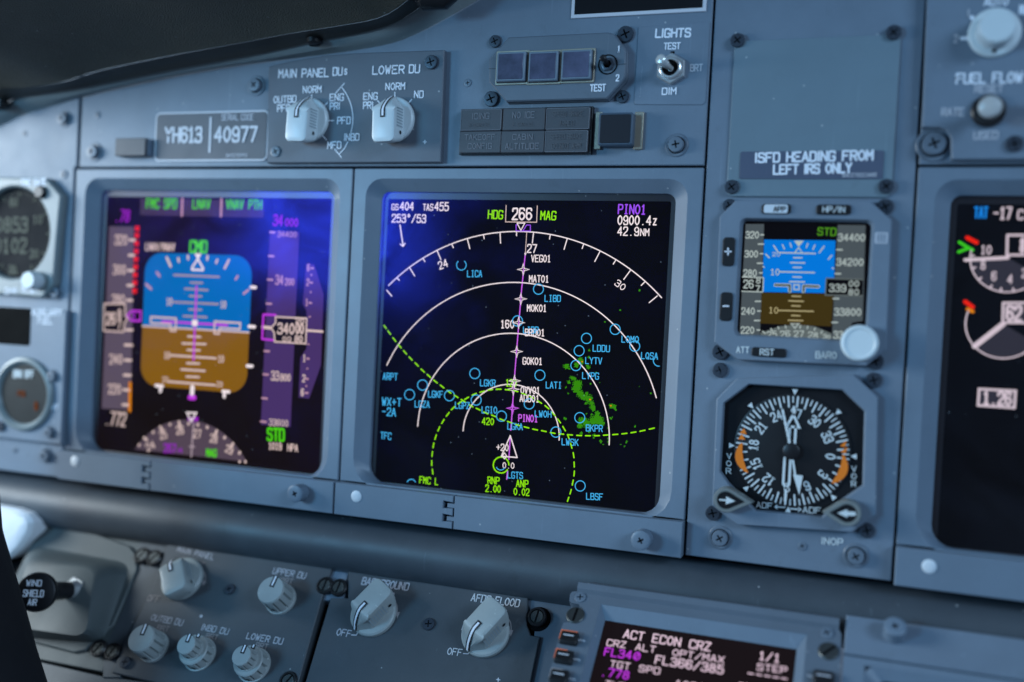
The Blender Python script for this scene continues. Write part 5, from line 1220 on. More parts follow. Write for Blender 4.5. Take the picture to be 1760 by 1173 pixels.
# ---------------- radio magnetic indicator
R_ = zz(1190, 620, 3.086); HR = .0038
T = Thing("bearing_indicator", un3(1362, 900, MP), "round compass-card instrument with orange side arcs, white double pointer and two teardrop knobs", "indicator")
P = pp(MP, R_((235, 95), (855, 75), (985, 195), (975, 820), (845, 912), (235, 872), (105, 770), (128, 205)), HR)
win = pp(MP, R_((300, 126), (795, 156), (915, 270), (905, 665), (790, 745), (688, 832), (335, 800), (190, 655), (145, 590), (165, 228)), HR)
b = MB(); ring_plate(b, MP, P, octpts(ccw(win), 3), -.0004, HR, "panel_paint", .0005, 0); T.part("bezel", b)
WR = .0002
b = MB(); b.face(MP, inset(ccw(win), -.0006), WR, "dial_black"); DI = T.part("dial", b, smooth=False)
cR = uv(MP, *R_((527, 478))[0], WR); rR = abs(uv(MP, *R_((527, 186))[0], WR)[1]-cR[1])
def rp(a, k): return (cR[0]+rR*k*math.sin(math.radians(a)), cR[1]+rR*k*math.cos(math.radians(a)))
def rl(name, P_, hw, mat, w_, closed=False):
    mb = MB(); mb.ribbon(MP, P_, hw, w_, mat, closed=closed); T.part(name, mb, parent=DI, smooth=False)
b = MB(); b.lathe(MP, cR, [(rR*1.03, WR-.0005), (rR*1.03, WR+.0005), (rR*1.0, WR+.0007)], "black_plastic", 64, False, True); T.part("compass_card", b, parent=DI)
HDG = 3.5
for k in range(72):
    a = k*5+HDG
    rl("card_tick", [rp(a, .985), rp(a, .80 if k % 2 == 0 else .885)], .00042 if k % 2 == 0 else .00030, "dial_white", WR+.0009)
for k, s_ in enumerate(("27", "30", "33", "0", "3", "6", "9", "12", "15", "18", "21", "24")):
    a = k*30+HDG; h_ = rR*.155; wd_ = h_*.62*len(s_)+.0003; base = Vector(rp(a, .60)); tx = Vector((math.cos(math.radians(a)), -math.sin(math.radians(a))))
    mb = MB(); text2(mb, MP, s_, base-tx*wd_/2, base+tx*wd_/2, h_, "dial_white", .17, WR+.0009, True); T.part("card_number", mb, parent=DI, smooth=False)
for k in range(8):
    a = k*45; P_ = [rp(a-2.6, 1.12), rp(a+2.6, 1.12), rp(a, 1.015)]; mb = MB(); mb.face(MP, ccw(P_), WR+.0012, "dial_white"); T.part("index_mark", mb, parent=DI, smooth=False)
for sd in (-1, 1):
    c0 = 268 if sd < 0 else 97
    A_l = [rp(c0+t*(-1)*sd*0+t, .985) for t in range(-22, 9, 3)]
    A0, A1_ = (-30, 8) if sd < 0 else (-8, 30)
    inner_ = [rp(c0+t, .875) for t in range(A0, A1_+1, 4)]; n_ = len(inner_)
    outer_ = [rp(c0+t, .885+.135*math.sin(math.pi*(i+.4)/(n_))) for i, t in enumerate(range(A0, A1_+1, 4))]
    mb = MB(); vs = [MP.p(x, y, WR+.0014) for x, y in inner_]+[MP.p(x, y, WR+.0014) for x, y in outer_]
    mb.add(vs, [[i, i+1, n_+i+1, n_+i] for i in range(n_-1)], "dial_orange"); T.part("warning_flag", mb, parent=DI, smooth=False)
    for off in ((13, 20) if sd < 0 else (-13, -20)):
        mb = MB(); mb.face(MP, ccw([rp(c0+off-3.5, .97), rp(c0+off+3.5, .93), rp(c0+off+2*sd, .84)]), WR+.0014, "dial_orange"); T.part("warning_flag", mb, parent=DI, smooth=False)
# pointers
for dx in (-.052, .052):
    rl("double_pointer", [(cR[0]+rR*dx, cR[1]+rR*.14), (cR[0]+rR*dx, cR[1]+rR*.44)], .0006, "dial_white", .0022)
    rl("double_pointer", [(cR[0]+rR*(dx-.06), cR[1]-rR*.13), (cR[0]+rR*(dx-.06), cR[1]-rR*.60), (cR[0]-rR*.06, cR[1]-rR*.68)], .0006, "dial_white", .0022)
rl("double_pointer", [(cR[0]-rR*.11, cR[1]+rR*.44), (cR[0]+rR*.11, cR[1]+rR*.44), (cR[0], cR[1]+rR*.66)], .0006, "dial_white", .0022, True)
rl("double_pointer", [(cR[0], cR[1]+rR*.66), (cR[0], cR[1]+rR*.8)], .0006, "dial_white", .0022)
rl("double_pointer", [(cR[0]-rR*.06, cR[1]-rR*.68), (cR[0]-rR*.06, cR[1]-rR*.92)], .0006, "dial_white", .0022)
for k in range(6):
    t0, t1 = .16+k*.105, .16+k*.105+.07; an = -15
    rl("single_pointer", [rp(an, t0), rp(an, t1)], .0006, "dial_white", .0026)
rl("single_pointer", [rp(168, .16), rp(168, .42)], .0005, "dial_white", .0026)
mb = MB(); mb.face(MP, ccw([rp(173, .42), rp(152, .48), rp(167, .80)]), .0027, "dial_white"); T.part("pointer_tail", mb, parent=DI, smooth=False)
b = MB(); b.lathe(MP, cR, [(rR*.15, .0015), (rR*.15, .0034), (rR*.12, .0038)], "black_plastic", 32, False, True); T.part("hub", b, parent=DI)
def ltv(s_, p0, dy, h_, rot=0):
    for i, ch in enumerate(s_):
        x, y = p0[0]+i*rot, p0[1]+i*dy; lettering(T, [(ch, R_((x-14, y))[0], R_((x+14, y))[0], h_/3.086, "dial_white", .15)], w=WR+.0010, parent=DI)
ltv("VOR", (196, 520), 40, 28, -2); ltv("VOR", (858, 588), 40, 28, -1)
lettering(T, [("ADF", R_((338, 778))[0], R_((424, 786))[0], 28/3.086, "dial_white", .15), ("ADF", R_((584, 806))[0], R_((682, 812))[0], 30/3.086, "dial_white", .15)], w=WR+.0010, parent=DI)
mark(T, MP, R_((440, 776), (492, 779)), 1.6, "dial_white", WR+.0010); mark(T, MP, R_((450, 768), (438, 776), (450, 785)), 1.6, "dial_white", WR+.0010)
mark(T, MP, R_((520, 786), (560, 789)), 2.2, "dial_white", WR+.0010); mark(T, MP, R_((564, 780), (576, 790), (562, 800)), 1.6, "dial_white", WR+.0010)
for cx_, cy_, tx_, ty_, double in ((178, 742, 322, 756, False), (822, 812, 688, 806, True)):
    w_ = .0105; c = Vector(uv(MP, *R_((cx_, cy_))[0], w_)); tpt = Vector(uv(MP, *R_((tx_, ty_))[0], w_)); d = (tpt-c); L_ = d.length; d.normalize(); n_ = Vector((-d.y, d.x)); r_ = .0060
    def tear(q, tl):
        P_ = []
        a_ = math.acos(min(1, q/tl)); base = math.atan2(d.y, d.x)
        for k in range(21): an = base+a_+(2*math.pi-2*a_)*k/20; P_.append((c.x+q*math.cos(an), c.y+q*math.sin(an)))
        P_.append((c.x+d.x*tl, c.y+d.y*tl)); return P_
    b = MB(); b.loft(MP, [(tear(r_*1.05, L_), HR-.0002), (tear(r_*1.05, L_), .0095), (tear(r_*.97, L_*.95), w_), (tear(r_*.76, L_*.74), w_), (tear(r_*.72, L_*.70), w_-.0006)], "knob_metal", False, True); kn = T.part("knob", b)
    b = MB(); b.face(MP, ccw(tear(r_*.70, L_*.68)), w_-.0004, "dial_black"); T.part("knob_face", b, parent=kn, smooth=False)
    mb = MB(); A0 = c-d*r_*.5; A1_ = c+d*r_*.55
    mb.ribbon(MP, [A0, c+d*r_*.1], .0010 if double else .0004, w_-.0002, "dial_white"); mb.face(MP, ccw([tuple(c+n_*.0020), tuple(c-n_*.0020), tuple(c+d*r_*.75)]), w_-.0002, "dial_white"); T.part("arrow", mb, parent=kn, smooth=False)
for x, y in ((148, 52), (962, 104), (110, 808), (925, 900)): screw(T, SC_BLACK, *R_((x, y))[0], MP, -.0006, .3, sc=1.1)
lettering(T_CC, [("INOP", R_((682, 972))[0], R_((800, 982))[0], 34/3.086, "dial_white", .18)], w=-.0003)

# ---------------- fuel flow / speed reference panel at the top right
F_ = zz(1540, 0, 4.045); HF = .0048
T = Thing("fuel_flow_panel", un3(1700, 280, MP), "blurred grey panel at the top right with a white knob above a FUEL FLOW toggle", "switch panel")
a0 = uv(MP, *F_((205, 0))[0], HF)[0]; xr = a0+.075
P = [(a0, uv(MP, 1590, -120, HF)[1]), (xr, uv(MP, 1590, -120, HF)[1]), (xr, uv(MP, *F_((390, 1112))[0], HF)[1])]+pp(MP, F_((384, 1112), (380, 960), (350, 905), (300, 888), (180, 886)), HF)
b = MB(); b.prism(MP, P, 0, HF, "panel_paint", .0006); T.part("plate", b)
b = MB(); bx = (.2+S3+G1, G1+.0002, xr, .0)
b.prism(MP, [(.2+S3+G1, G1), (xr, G1), (xr, .2), (.2+S3+G1, .2)], -.012, .0002, "panel_paint", .0005); T.part("base", b)
c = uv(MP, *F_((683, 232))[0], HF)
b = MB(); b.lathe(MP, c, [(.0112, HF), (.0112, HF+.0012), (.0104, HF+.0022), (.0088, HF+.0026)], "knob_plastic", 40, False, True); kn = T.part("knob", b)
b = MB(); b.lathe(MP, c, [(.0084, HF+.002), (.0082, HF+.0105), (.0078, HF+.0118), (.0070, HF+.0124)], "knob_plastic", 12, False, True); T.part("grip", b, parent=kn)
b = MB(); c1_ = uv(MP, *F_((683, 235))[0], HF+.0030); b.lathe(MP, (c[0]+.0002, c[1]-.0088), [(.0010, HF+.0026), (.0010, HF+.003)], "mark_black", 12, False, True); T.part("set_screw", b, parent=kn)
for P_ in (((525, 120), (565, 165)), ((455, 268), (520, 268))): mark(T, MP, F_(*P_), 6, "engraved_white", HF+.0002)
lettering(T, [("1", F_((492, 118))[0], F_((510, 118))[0], 48/4.045, "engraved_dim", .2), ("2", F_((398, 296))[0], F_((430, 296))[0], 50/4.045, "engraved_dim", .2), ("AUTO", F_((608, 40))[0], F_((780, 36))[0], 50/4.045, EW, .2),
    ("N1", F_((852, 100))[0], F_((910, 98))[0], 60/4.045, EW, .2), ("FUEL FLOW", F_((412, 582))[0], F_((880, 572))[0], 66/4.045, EW, .2), ("RESET", F_((542, 645))[0], F_((745, 642))[0], 48/4.045, "engraved_dim", .2),
    ("RATE", F_((312, 806))[0], F_((472, 804))[0], 50/4.045, "engraved_dim", .2), ("USED", F_((536, 968))[0], F_((712, 966))[0], 50/4.045, "engraved_dim", .2)], w=HF+.0002)
c = uv(MP, *F_((640, 775))[0], HF); b = MB(); b.lathe(MP, c, [(.0074, HF), (.0074, HF+.0018), (.0066, HF+.0024), (.0050, HF+.0024), (.0046, HF+.0010)], "black_plastic", 30, False, True); tg = T.part("toggle", b)
b = MB(); q0 = MP.p(c[0], c[1], HF+.001); tp = un3(*F_((655, 745))[0], MP, HF+.016)
b.tube([q0, q0.lerp(tp, .4), q0.lerp(tp, .85), tp, tp+(tp-q0)*.10, tp+(tp-q0)*.15], [.0016, .0024, .0046, .0050, .0040, .0012], "bright_tip", 20); T.part("lever", b, parent=tg)
o = screw(T, SC_COLLAR, *F_((262, 1008))[0], MP, .0002, .4, sc=1.35); screw(T, SC_BLACK, *F_((822, 1003))[0], MP, HF, .3, sc=1.1)

# ================================================================== outboard instruments at the left edge
T = Thing("clock", un3(40, 505, MP), "blurred black-faced clock with dim digits in a pale square bezel at the left edge", "clock")
HK = .0060; K_ = zz(0, 280, 5.867)
P = pp(MP, [(-110, 303), (78, 306), (104, 335), (91, 490), (72, 512), (-120, 496)], HK)
cK = uv(MP, 22, 400, HK); rK = abs(uv(MP, 22, 321, HK)[1]-cK[1])
b = MB(); ring_plate(b, MP, ccw(P), [(cK[0]+rK*math.cos(2*math.pi*k/48), cK[1]+rK*math.sin(2*math.pi*k/48)) for k in range(48)], 0, HK, "rim_paint", .0012, .001); T.part("bezel", b)
cK2 = cK
b = MB(); b.lathe(MP, cK2, [(rK*1.0, .0012), (rK*.9, .0014)], "dial_black", 48, False, True); DK = T.part("dial", b)
for k in range(60):
    a = math.radians(k*6); r0, r1 = rK*.90, rK*(.80 if k % 5 == 0 else .86); mb = MB()
    mb.ribbon(MP, [(cK2[0]+r0*math.sin(a), cK2[1]+r0*math.cos(a)), (cK2[0]+r1*math.sin(a), cK2[1]+r1*math.cos(a))], .0004 if k % 5 == 0 else .0002, .0018, "dial_dim"); T.part("dial_tick", mb, parent=DK, smooth=False)
for s_, a, c, h_ in (("0853", (-46, 694), (282, 694), 135), ("0102", (-60, 905), (272, 905), 135), ("60", (95, 440), (180, 440), 80), ("10", (330, 612), (430, 612), 80), ("20", (300, 960), (390, 960), 80), ("30", (85, 1120), (165, 1120), 80)):
    mb = MB(); TXT(mb, MP, s_, K_(a)[0], K_(c)[0], h_/5.867, "dial_dim", .16, .0018, True); T.part("digits", mb, parent=DK, smooth=False)
lettering(T, [("TIME DATE", K_((208, 232))[0], K_((468, 226))[0], 62/5.867, EW, .22), ("CHR", (8, 505), (30, 505), 9, EW, .2), ("RESET", (36, 503), (68, 504), 9, EW, .2)], w=HK+.0002)
c = uv(MP, *K_((420, 300))[0], HK); b = MB(); b.lathe(MP, c, [(.0042, HK), (.0042, HK+.002), (.0034, HK+.003)], "black_plastic", 20, False, True); T.part("button", b)
c = uv(MP, 66, 483, HK); b = MB(); b.lathe(MP, c, [(.0055, HK), (.0060, HK+.001), (.0058, HK+.007), (.0050, HK+.009)], "knob_plastic", 24, False, True); T.part("knob", b)

T = Thing("auxiliary_panel", un3(60, 745, MP), "pale grey outboard panel marked AUXILIARY FUEL with a dark window above a round gauge", "panel")
L_ = zz(0, 480, 2.933)
u0_, v0_, u1_, v1_ = pxrect(MP, -120, 521, *L_((322, 838))[0], .0040)
u1_ = uv(MP, *L_((322, 500))[0], .004)[0]
b = MB(); b.prism(MP, [(u0_, v0_), (u1_, v0_), (u1_, v1_), (u0_, v1_)], .0005, .0040, "panel_paint", .0008); T.part("plate", b)
a_ = uv(MP, *L_((-200, 128))[0], .0041); c_ = uv(MP, *L_((150, 338))[0], .0041)
b = MB(); b.prism(MP, rr(a_[0], c_[1], c_[0], a_[1], .002, 5), .0036, .0043, "window_dark", .0003); T.part("window", b)
lettering(T, [("AUXILIARY", L_((158, 180))[0], L_((312, 186))[0], 30/2.933, EW, .2), ("FUEL", L_((190, 224))[0], L_((264, 226))[0], 30/2.933, EW, .2), ("OFF", L_((248, 660))[0], L_((296, 660))[0], 26/2.933, EW, .2)], w=.0042)
cG = uv(MP, *L_((112, 580))[0], .006); rG = abs(uv(MP, *L_((112, 392))[0], .006)[1]-cG[1])
b = MB(); b.lathe(MP, cG, [(rG, .004), (rG, .0052), (rG*.97, .0062), (rG*.90, .0068), (rG*.84, .0058), (rG*.80, .0044)], "rim_paint", 48, False, False); gb = T.part("gauge_bezel", b)
b = MB(); b.lathe(MP, cG, [(rG*.84, .0043), (rG*.5, .0044)], "window_dark2", 40, False, True); gd = T.part("gauge_dial", b)
lettering(T, [("BRK OFF", L_((66, 494))[0], L_((172, 498))[0], 34/2.933, "dial_white", .2), ("PSI", L_((88, 590))[0], L_((128, 592))[0], 26/2.933, "dim_amber", .25), ("0", L_((172, 660))[0], L_((192, 660))[0], 40/2.933, "dim_amber", .25)], w=.0047, parent=gd)
for x, y in ((268, 490), (252, 772)): screw(T, SC_COLLAR, *L_((x, y))[0], MP, .004, .4, sc=.75)
screw(T, SC_BLACK, *L_((4, 742))[0], MP, .004, .4)

# ================================================================== lower panels
def slot(T, px, py, fr=LP, w=.0002, ang=1.5): u, v = uv(fr, px, py, w); return T.place("fastener", SLOT, fr.sub(u, v, w, ang))
z5 = zz(0, 840, 3.5225); z6 = zz(240, 900, 4.2975); z7 = zz(560, 860, 3.7475)
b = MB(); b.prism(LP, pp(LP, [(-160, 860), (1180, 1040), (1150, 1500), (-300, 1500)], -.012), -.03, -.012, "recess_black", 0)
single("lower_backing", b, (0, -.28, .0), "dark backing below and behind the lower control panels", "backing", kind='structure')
def pp_px(L): return L
# grey frame rails seen between and below the panels
T = Thing("lower_frame", un3(300, 1160, LP), "grey frame rails between and below the lower control panels", "frame", kind='structure')
b = MB(); b.prism(LP, pp(LP, [(20, 1000), (78, 898), (150, 903), (243, 915), (239, 905), (243, 990), (210, 1060), (195, 1100), (222, 1166), (60, 1133), (-60, 1110)][:4]+pp_px([(243, 990), (210, 1060), (190, 1105), (176, 1155), (60, 1132), (-60, 1108)]), -.0016), -.008, -.0016, "air_box_paint", .0004); T.part("side_sheet", b)
b = MB(); b.prism(LP, pp(LP, z5((200, 1038), (640, 1140))+[(300, 1176), (900, 1290), (900, 1500), (-60, 1500), (0, 1085)], -.002), -.008, -.002, "lower_paint_shaded", .0005); T.part("bottom_rail", b)
b = MB(); b.prism(LP, pp(LP, [(239, 924), (300, 933), (262, 1050), (205, 1165), (176, 1165), (178, 1120), (205, 1060), (240, 975)], -.001), -.008, -.001, "lower_paint_shaded", .0004); T.part("rail", b)
b = MB(); b.prism(LP, pp(LP, [(545, 971), (600, 980), (590, 1032), (545, 1032)], -.0012), -.008, -.0012, "panel_paint", .0004); T.part("rail", b)
b = MB(); b.prism(LP, pp(LP, [(902, 1027), (1010, 1044), (985, 1060), (930, 1230), (890, 1230), (921, 1075)], -.0012), -.008, -.0012, "module_grey", .0004); T.part("rail", b)

# windshield air housing
T = Thing("air_outlet_housing", un3(110, 1110, LP), "pale sculpted grey housing at lower left behind the black windshield air knob", "housing")
b = MB(); P = pp(LP, [(66, 912), (82, 903), (150, 912), (222, 938), (232, 950), (236, 978), (205, 1050), (194, 1075), (166, 1096), (146, 1118), (126, 1122), (40, 1100), (-20, 1088), (20, 1000), (40, 960)], .0004); b.prism(LP, P, -.004, .0004, "air_box_paint", .0008); T.part("flange", b)
def q4(P_, w_, fr=LP): return [(x, y, w_) for x, y in pp(fr, P_, w_)]
b = MB(); bs = ccw(pp(LP, [(52, 936), (226, 968), (176, 1106), (0, 1092)], .0006)); tp_ = ccw(pp(LP, [(48, 964), (162, 978), (148, 1096), (22, 1078)], .014))
def smoothq(Q, r=.22, n=4):
    out = []
    for i in range(4):
        a, c, d = Vector(Q[i-1]), Vector(Q[i]), Vector(Q[(i+1) % 4]); p0 = c.lerp(a, r); p1 = c.lerp(d, r)
        for k in range(n+1): t = k/n; q = p0*(1-t)**2+c*2*t*(1-t)+p1*t*t; out.append((q.x, q.y))
    return out
def lerpL(A, B, t): return [(a[0]+(c_[0]-a[0])*t, a[1]+(c_[1]-a[1])*t) for a, c_ in zip(A, B)]
# rotate so that both quads start at the same corner
def start_tl(Q): i = min(range(4), key=lambda k: Q[k][0]-Q[k][1]); return Q[i:]+Q[:i]
bs, tp_ = smoothq(start_tl(bs), .15), smoothq(start_tl(tp_), .2)
b.loft(LP, [(bs, .0003), (lerpL(bs, tp_, .12), .0012), (lerpL(bs, tp_, .35), .0050), (lerpL(bs, tp_, .72), .0118), (lerpL(bs, tp_, .9), .0136), (tp_, .0142)], "air_box_paint", False, True); T.part("box", b)
slot(T, *z5((865, 410))[0], ang=1.2); slot(T, *z5((940, 425))[0], ang=1.0); slot(T, *z5((605, 970))[0], ang=1.1); slot(T, *z5((688, 990))[0], ang=1.3)
T = Thing("windshield_air_knob", un3(128, 1015, LP, .014), "round black pull knob reading WIND SHIELD AIR on a short shaft with a chrome nut", "knob")
q0 = un3(133, 1014, LP, .010); bdir = (un3(62, 1018, MP, q0.z+.028)-q0).normalized(); q1 = un3(62, 1018, MP, q0.z+.030)
L_ = (q1-q0).length; bdir = (q1-q0).normalized()
b = MB(); b.tube([q0-bdir*.001, q0+bdir*.003], [.0078, .0078], "steel", 6); b.tube([q0+bdir*.003, q0+bdir*.0031, q0+bdir*.0070], [.0060, .0062, .0054], "steel", 20); T.part("nut", b, smooth=True)
b = MB(); b.tube([q0+bdir*.004, q0+bdir*(L_*.45), q0+bdir*(L_-.009), q0+bdir*(L_-.004)], [.0050, .0052, .0058, .0085], "black_plastic", 24); T.part("shaft", b)
# disc face looks at the pilot's side, nearly along the shaft
ez_ = (bdir*.55+(CAM-q1).normalized()*.8).normalized(); ex_ = Vector((1, .05, 0)); ex_ = (ex_-ez_*ex_.dot(ez_)).normalized(); ey_ = ez_.cross(ex_); FK = Fr(q1, ex_, ey_)
b = MB(); b.lathe(FK, (0, 0), [(.0070, -.0075), (.0100, -.0060), (.0112, -.0035), (.0113, -.0010), (.0106, .0003), (.0098, .0006)], "black_plastic", 40, True, True); kn = T.part("head", b)
lettering(T, [("WIND", z5((157, 588))[0], z5((252, 590))[0], 34/3.52, EW, .19), ("SHIELD", z5((136, 652))[0], z5((264, 656))[0], 38/3.52, EW, .19), ("AIR", z5((165, 704))[0], z5((222, 707))[0], 36/3.52, EW, .19)], fr=FK, w=.0009, parent=kn)

# light control panel
HL = .0012
T = Thing("light_control_panel", un3(340, 1150, LP), "dark grey lower panel with one winged knob and four round fluted brightness knobs", "control panel")
P = pp(LP, [(289, 931), (571, 975), (551, 1035), (512, 1175), (506, 1215), (430, 1215), (264, 1173), (192, 1156), (213, 1105), (262, 1010)], HL)
b = MB(); b.prism(LP, P, -.006, HL, "lower_paint_shaded", .0005); T.part("plate", b)
def upang(fr, px, py, tx, ty, w):
    c = uv(fr, px, py, w); q = uv(fr, tx, ty, w); return c, math.atan2(q[1]-c[1], q[0]-c[0])-math.pi/2
def pang(T, px, py, tx, ty, meshes): c, an = upang(LP, px, py, tx, ty, HL); return pointer_knob(T, LP, c[0], c[1], an, meshes, HL)
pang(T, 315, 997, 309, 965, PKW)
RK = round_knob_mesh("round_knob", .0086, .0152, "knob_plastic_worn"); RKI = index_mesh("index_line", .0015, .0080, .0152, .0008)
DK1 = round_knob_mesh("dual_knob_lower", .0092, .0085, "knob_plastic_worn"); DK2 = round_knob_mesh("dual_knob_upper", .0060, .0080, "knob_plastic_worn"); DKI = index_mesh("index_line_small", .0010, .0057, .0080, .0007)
DKJ = index_mesh("index_line_lower", .0064, .0088, .0085, .0007)
def rknob(px, py, tx, ty):
    c, an = upang(LP, px, py, tx, ty, HL); f = LP.sub(c[0], c[1], HL, an); s_ = T.place("round_knob", RK, f); i_ = T.place("index_line", RKI, f, s_); i_.matrix_basis = Matrix.Identity(4)
def dknob(px, py, tx, ty):
    c, an = upang(LP, px, py, tx, ty, HL); f = LP.sub(c[0], c[1], HL, an); s_ = T.place("round_knob", DK1, f)
    i_ = T.place("index_line", DKJ, f, s_); i_.matrix_basis = Matrix.Identity(4)
    u_ = T.place("upper_knob", DK2, f, s_); u_.matrix_basis = Matrix.Translation((0, 0, .0084))
    j_ = T.place("index_line", DKI, f, s_); j_.matrix_basis = Matrix.Translation((0, 0, .0084))
rknob(*z6((1048, 565))[0], *z6((1090, 470))[0]); rknob(*z5((935, 962))[0], *z5((968, 880))[0])
dknob(*z5((1212, 1005))[0], *z5((1242, 930))[0]); dknob(*z6((848, 1050))[0], *z6((885, 960))[0])
ED = "engraved_dim"; EP = "engraved_pink"
lettering(T, [("MAIN PANEL", z6((272, 208))[0], z6((545, 270))[0], 40/4.3, ED, .14), ("BRIGHT", z6((296, 286))[0], z6((468, 326))[0], 38/4.3, EP, .14), ("UPPER DU", z6((978, 368))[0], z6((1222, 410))[0], 44/4.3, ED, .14), ("BRT", z6((1032, 440))[0], z6((1126, 452))[0], 40/4.3, EP, .14),
    ("OFF", z6((50, 572))[0], z6((138, 584))[0], 46/4.3, EP, .14), ("OUTBD DU", z6((78, 712))[0], z6((312, 756))[0], 44/4.3, ED, .14), ("BRT", z6((122, 788))[0], z6((210, 800))[0], 38/4.3, EP, .14), ("INBD DU", z6((450, 785))[0], z6((650, 822))[0], 44/4.3, ED, .14),
    ("BRT", z6((484, 848))[0], z6((572, 862))[0], 38/4.3, EP, .14), ("LOWER DU", z6((784, 850))[0], z6((1052, 895))[0], 46/4.3, ED, .15), ("BRT", z6((850, 918))[0], z6((942, 932))[0], 40/4.3, EP, .14)], fr=LP, w=HL+.0002)
mark(T, LP, [tuple(q) for q in spline(z6((468, 350), (484, 385), (482, 425)), 5)], 1.8, EP, HL+.0002); mb = MB(); mb.face(LP, ccw(pp(LP, z6((458, 420), (494, 430), (468, 462)), HL+.0003)), HL+.0003, EP); T.part("arrow_tip", mb, smooth=False)
screw(T, SC_BLACK, *z6((668, 490))[0], LP, HL, .4, sc=.95); screw(T, SC_BLACK, *z5((762, 1055))[0], LP, HL, .2); disc(T, LP, *z6((455, 686))[0], .0009, HL+.0001, "engraved_dim", "rivet")
slot(T, *z6((1375, 465))[0], ang=1.5)

# flood light panel
T = Thing("flood_light_panel", un3(740, 1170, LP), "grey lower panel with two winged knobs marked BACKGROUND and AFDS FLOOD", "control panel")
P = pp(LP, [(598, 979), (907, 1027), (905, 1075), (912, 1092), (928, 1095), (898, 1240), (500, 1240), (524, 1175), (568, 1028), (598, 1028)], HL)
b = MB(); b.prism(LP, P, -.006, HL, "lower_paint_shaded", .0005); T.part("plate", b)
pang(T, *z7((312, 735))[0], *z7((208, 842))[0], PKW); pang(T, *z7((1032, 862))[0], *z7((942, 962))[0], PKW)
lettering(T, [("BACKGROUND", z7((226, 542))[0], z7((530, 582))[0], 46/3.75, ED, .15), ("OFF", z7((64, 868))[0], z7((158, 882))[0], 42/3.75, ED, .15), ("AFDS FLOOD", z7((932, 648))[0], z7((1245, 688))[0], 46/3.75, "engraved_half", .16), ("OFF", z7((778, 992))[0], z7((874, 1004))[0], 42/3.75, "engraved_half", .16)], fr=LP, w=HL+.0002)
for P_ in (((165, 868), (195, 870), (218, 842)), ((886, 988), (916, 990), (942, 964)), ((410, 590), (442, 602)), ((425, 618), (442, 602)), ((1132, 708), (1165, 712)), ((1148, 738), (1165, 712)), ((875, 835), (890, 795), (902, 772))): mark(T, LP, z7(*P_), 1.7, ED, HL+.0002)
mark(T, LP, [tuple(q) for q in spline(z7((440, 640), (458, 680), (460, 722)), 5)], 1.8, EP, HL+.0002); mark(T, LP, [tuple(q) for q in spline(z7((1170, 755), (1190, 790), (1194, 838)), 5)], 1.8, EP, HL+.0002)
for P_ in (((446, 718), (478, 722), (459, 762)), ((1178, 834), (1208, 838), (1190, 880))): mb = MB(); mb.face(LP, ccw(pp(LP, z7(*P_), HL+.0003)), HL+.0003, EP); T.part("arrow_tip", mb, smooth=False)
for P_ in (((1100, 1156), (1122, 1158)), ((1111, 1146), (1110, 1168))): mark(T, LP, z7(*P_), 1.4, EW, HL+.0002)
screw(T, SC_BLACK, *z7((665, 802))[0], LP, HL, .2, sc=1.0)
slot(T, *z7((88, 568))[0], ang=1.5); slot(T, 497, 1172, ang=1.1)
T2 = Thing("slotted_stud", un3(924, 1063, LP), "single slotted black stud in a slot between the flood light panel and the keypad unit", "stud")
u, v = uv(LP, 924, 1062, .001); T2.place("stud", SLOT, LP.sub(u, v, .001, 1.5))
b = MB(); b.lathe(LP, (u, v), [(.0068, -.0011), (.0068, -.0010), (.003, -.0009)], "recess_black", 24, False, True); T2.part("slot", b)

# control display unit
c8 = zz(940, 960, 3.259); c5 = zz(880, 1000, 6.78)
T = Thing("control_display_unit", un3(1200, 1160, CP), "keypad display unit at the bottom edge showing white and magenta text headed ACT ECON CRZ", "display")
HD = .0
b = MB(); P = pp(CP, c5((700, 118), (745, 112))+[(1442, 1082), (1446, 1090), (1440, 1340), (880, 1340), (940, 1173)]+c5((565, 570), (600, 478), (690, 470), (790, 430), (838, 350), (822, 305), (775, 262), (700, 248), (668, 225), (675, 150)), HD)
u0_, v0_ = uv(CP, *c8((312, 258))[0], HD); u1_ = uv(CP, *c8((1455, 440))[0], HD)[0]; vB = v0_-.075
win = rr(u0_-.0010, vB, u1_, v0_, .003, 5)
b.prism(CP, [p for p in P if True], -.012, -.0045, "module_grey", .0003); T.part("body", b)
b = MB(); g0, g1 = uv(CP, *c8((330, 350))[0], -.0040); h0 = uv(CP, *c8((1395, 512))[0], -.0040)[0]
ga = rr(g0-.0006, vB+.004, h0+.0004, g1+.0003, .0015, 5)
Pc = ccw(P)
# front frame: four straight members round the recessed screen
x_l = lambda v_: 0
def inside_cut(P_, u_a, u_b, v_a, v_b):
    """clip polygon to a box"""
    def clip(P_, ax, val, keep):
        out = []; n = len(P_)
        for i in range(n):
            a, c_ = P_[i], P_[(i+1) % n]; ia = (a[ax] >= val) == keep; ic = (c_[ax] >= val) == keep
            if ia: out.append(a)
            if ia != ic: t = (val-a[ax])/(c_[ax]-a[ax]); out.append((a[0]+(c_[0]-a[0])*t, a[1]+(c_[1]-a[1])*t))
        return out
    P_ = clip(P_, 0, u_a, True); P_ = clip(P_, 0, u_b, False); P_ = clip(P_, 1, v_a, True); return clip(P_, 1, v_b, False)
wu0, wu1, wv1 = u0_-.0010, u1_, v0_
T.part("frame", (lambda m_: (m_.prism(CP, inside_cut(Pc, -1, wu0, -1, 1), -.0045, HD, "module_grey", 0), m_)[1])(MB()))
T.part("frame", (lambda m_: (m_.prism(CP, inside_cut(Pc, wu0, 1, wv1, 1), -.0045, HD, "module_grey", 0), m_)[1])(MB()))
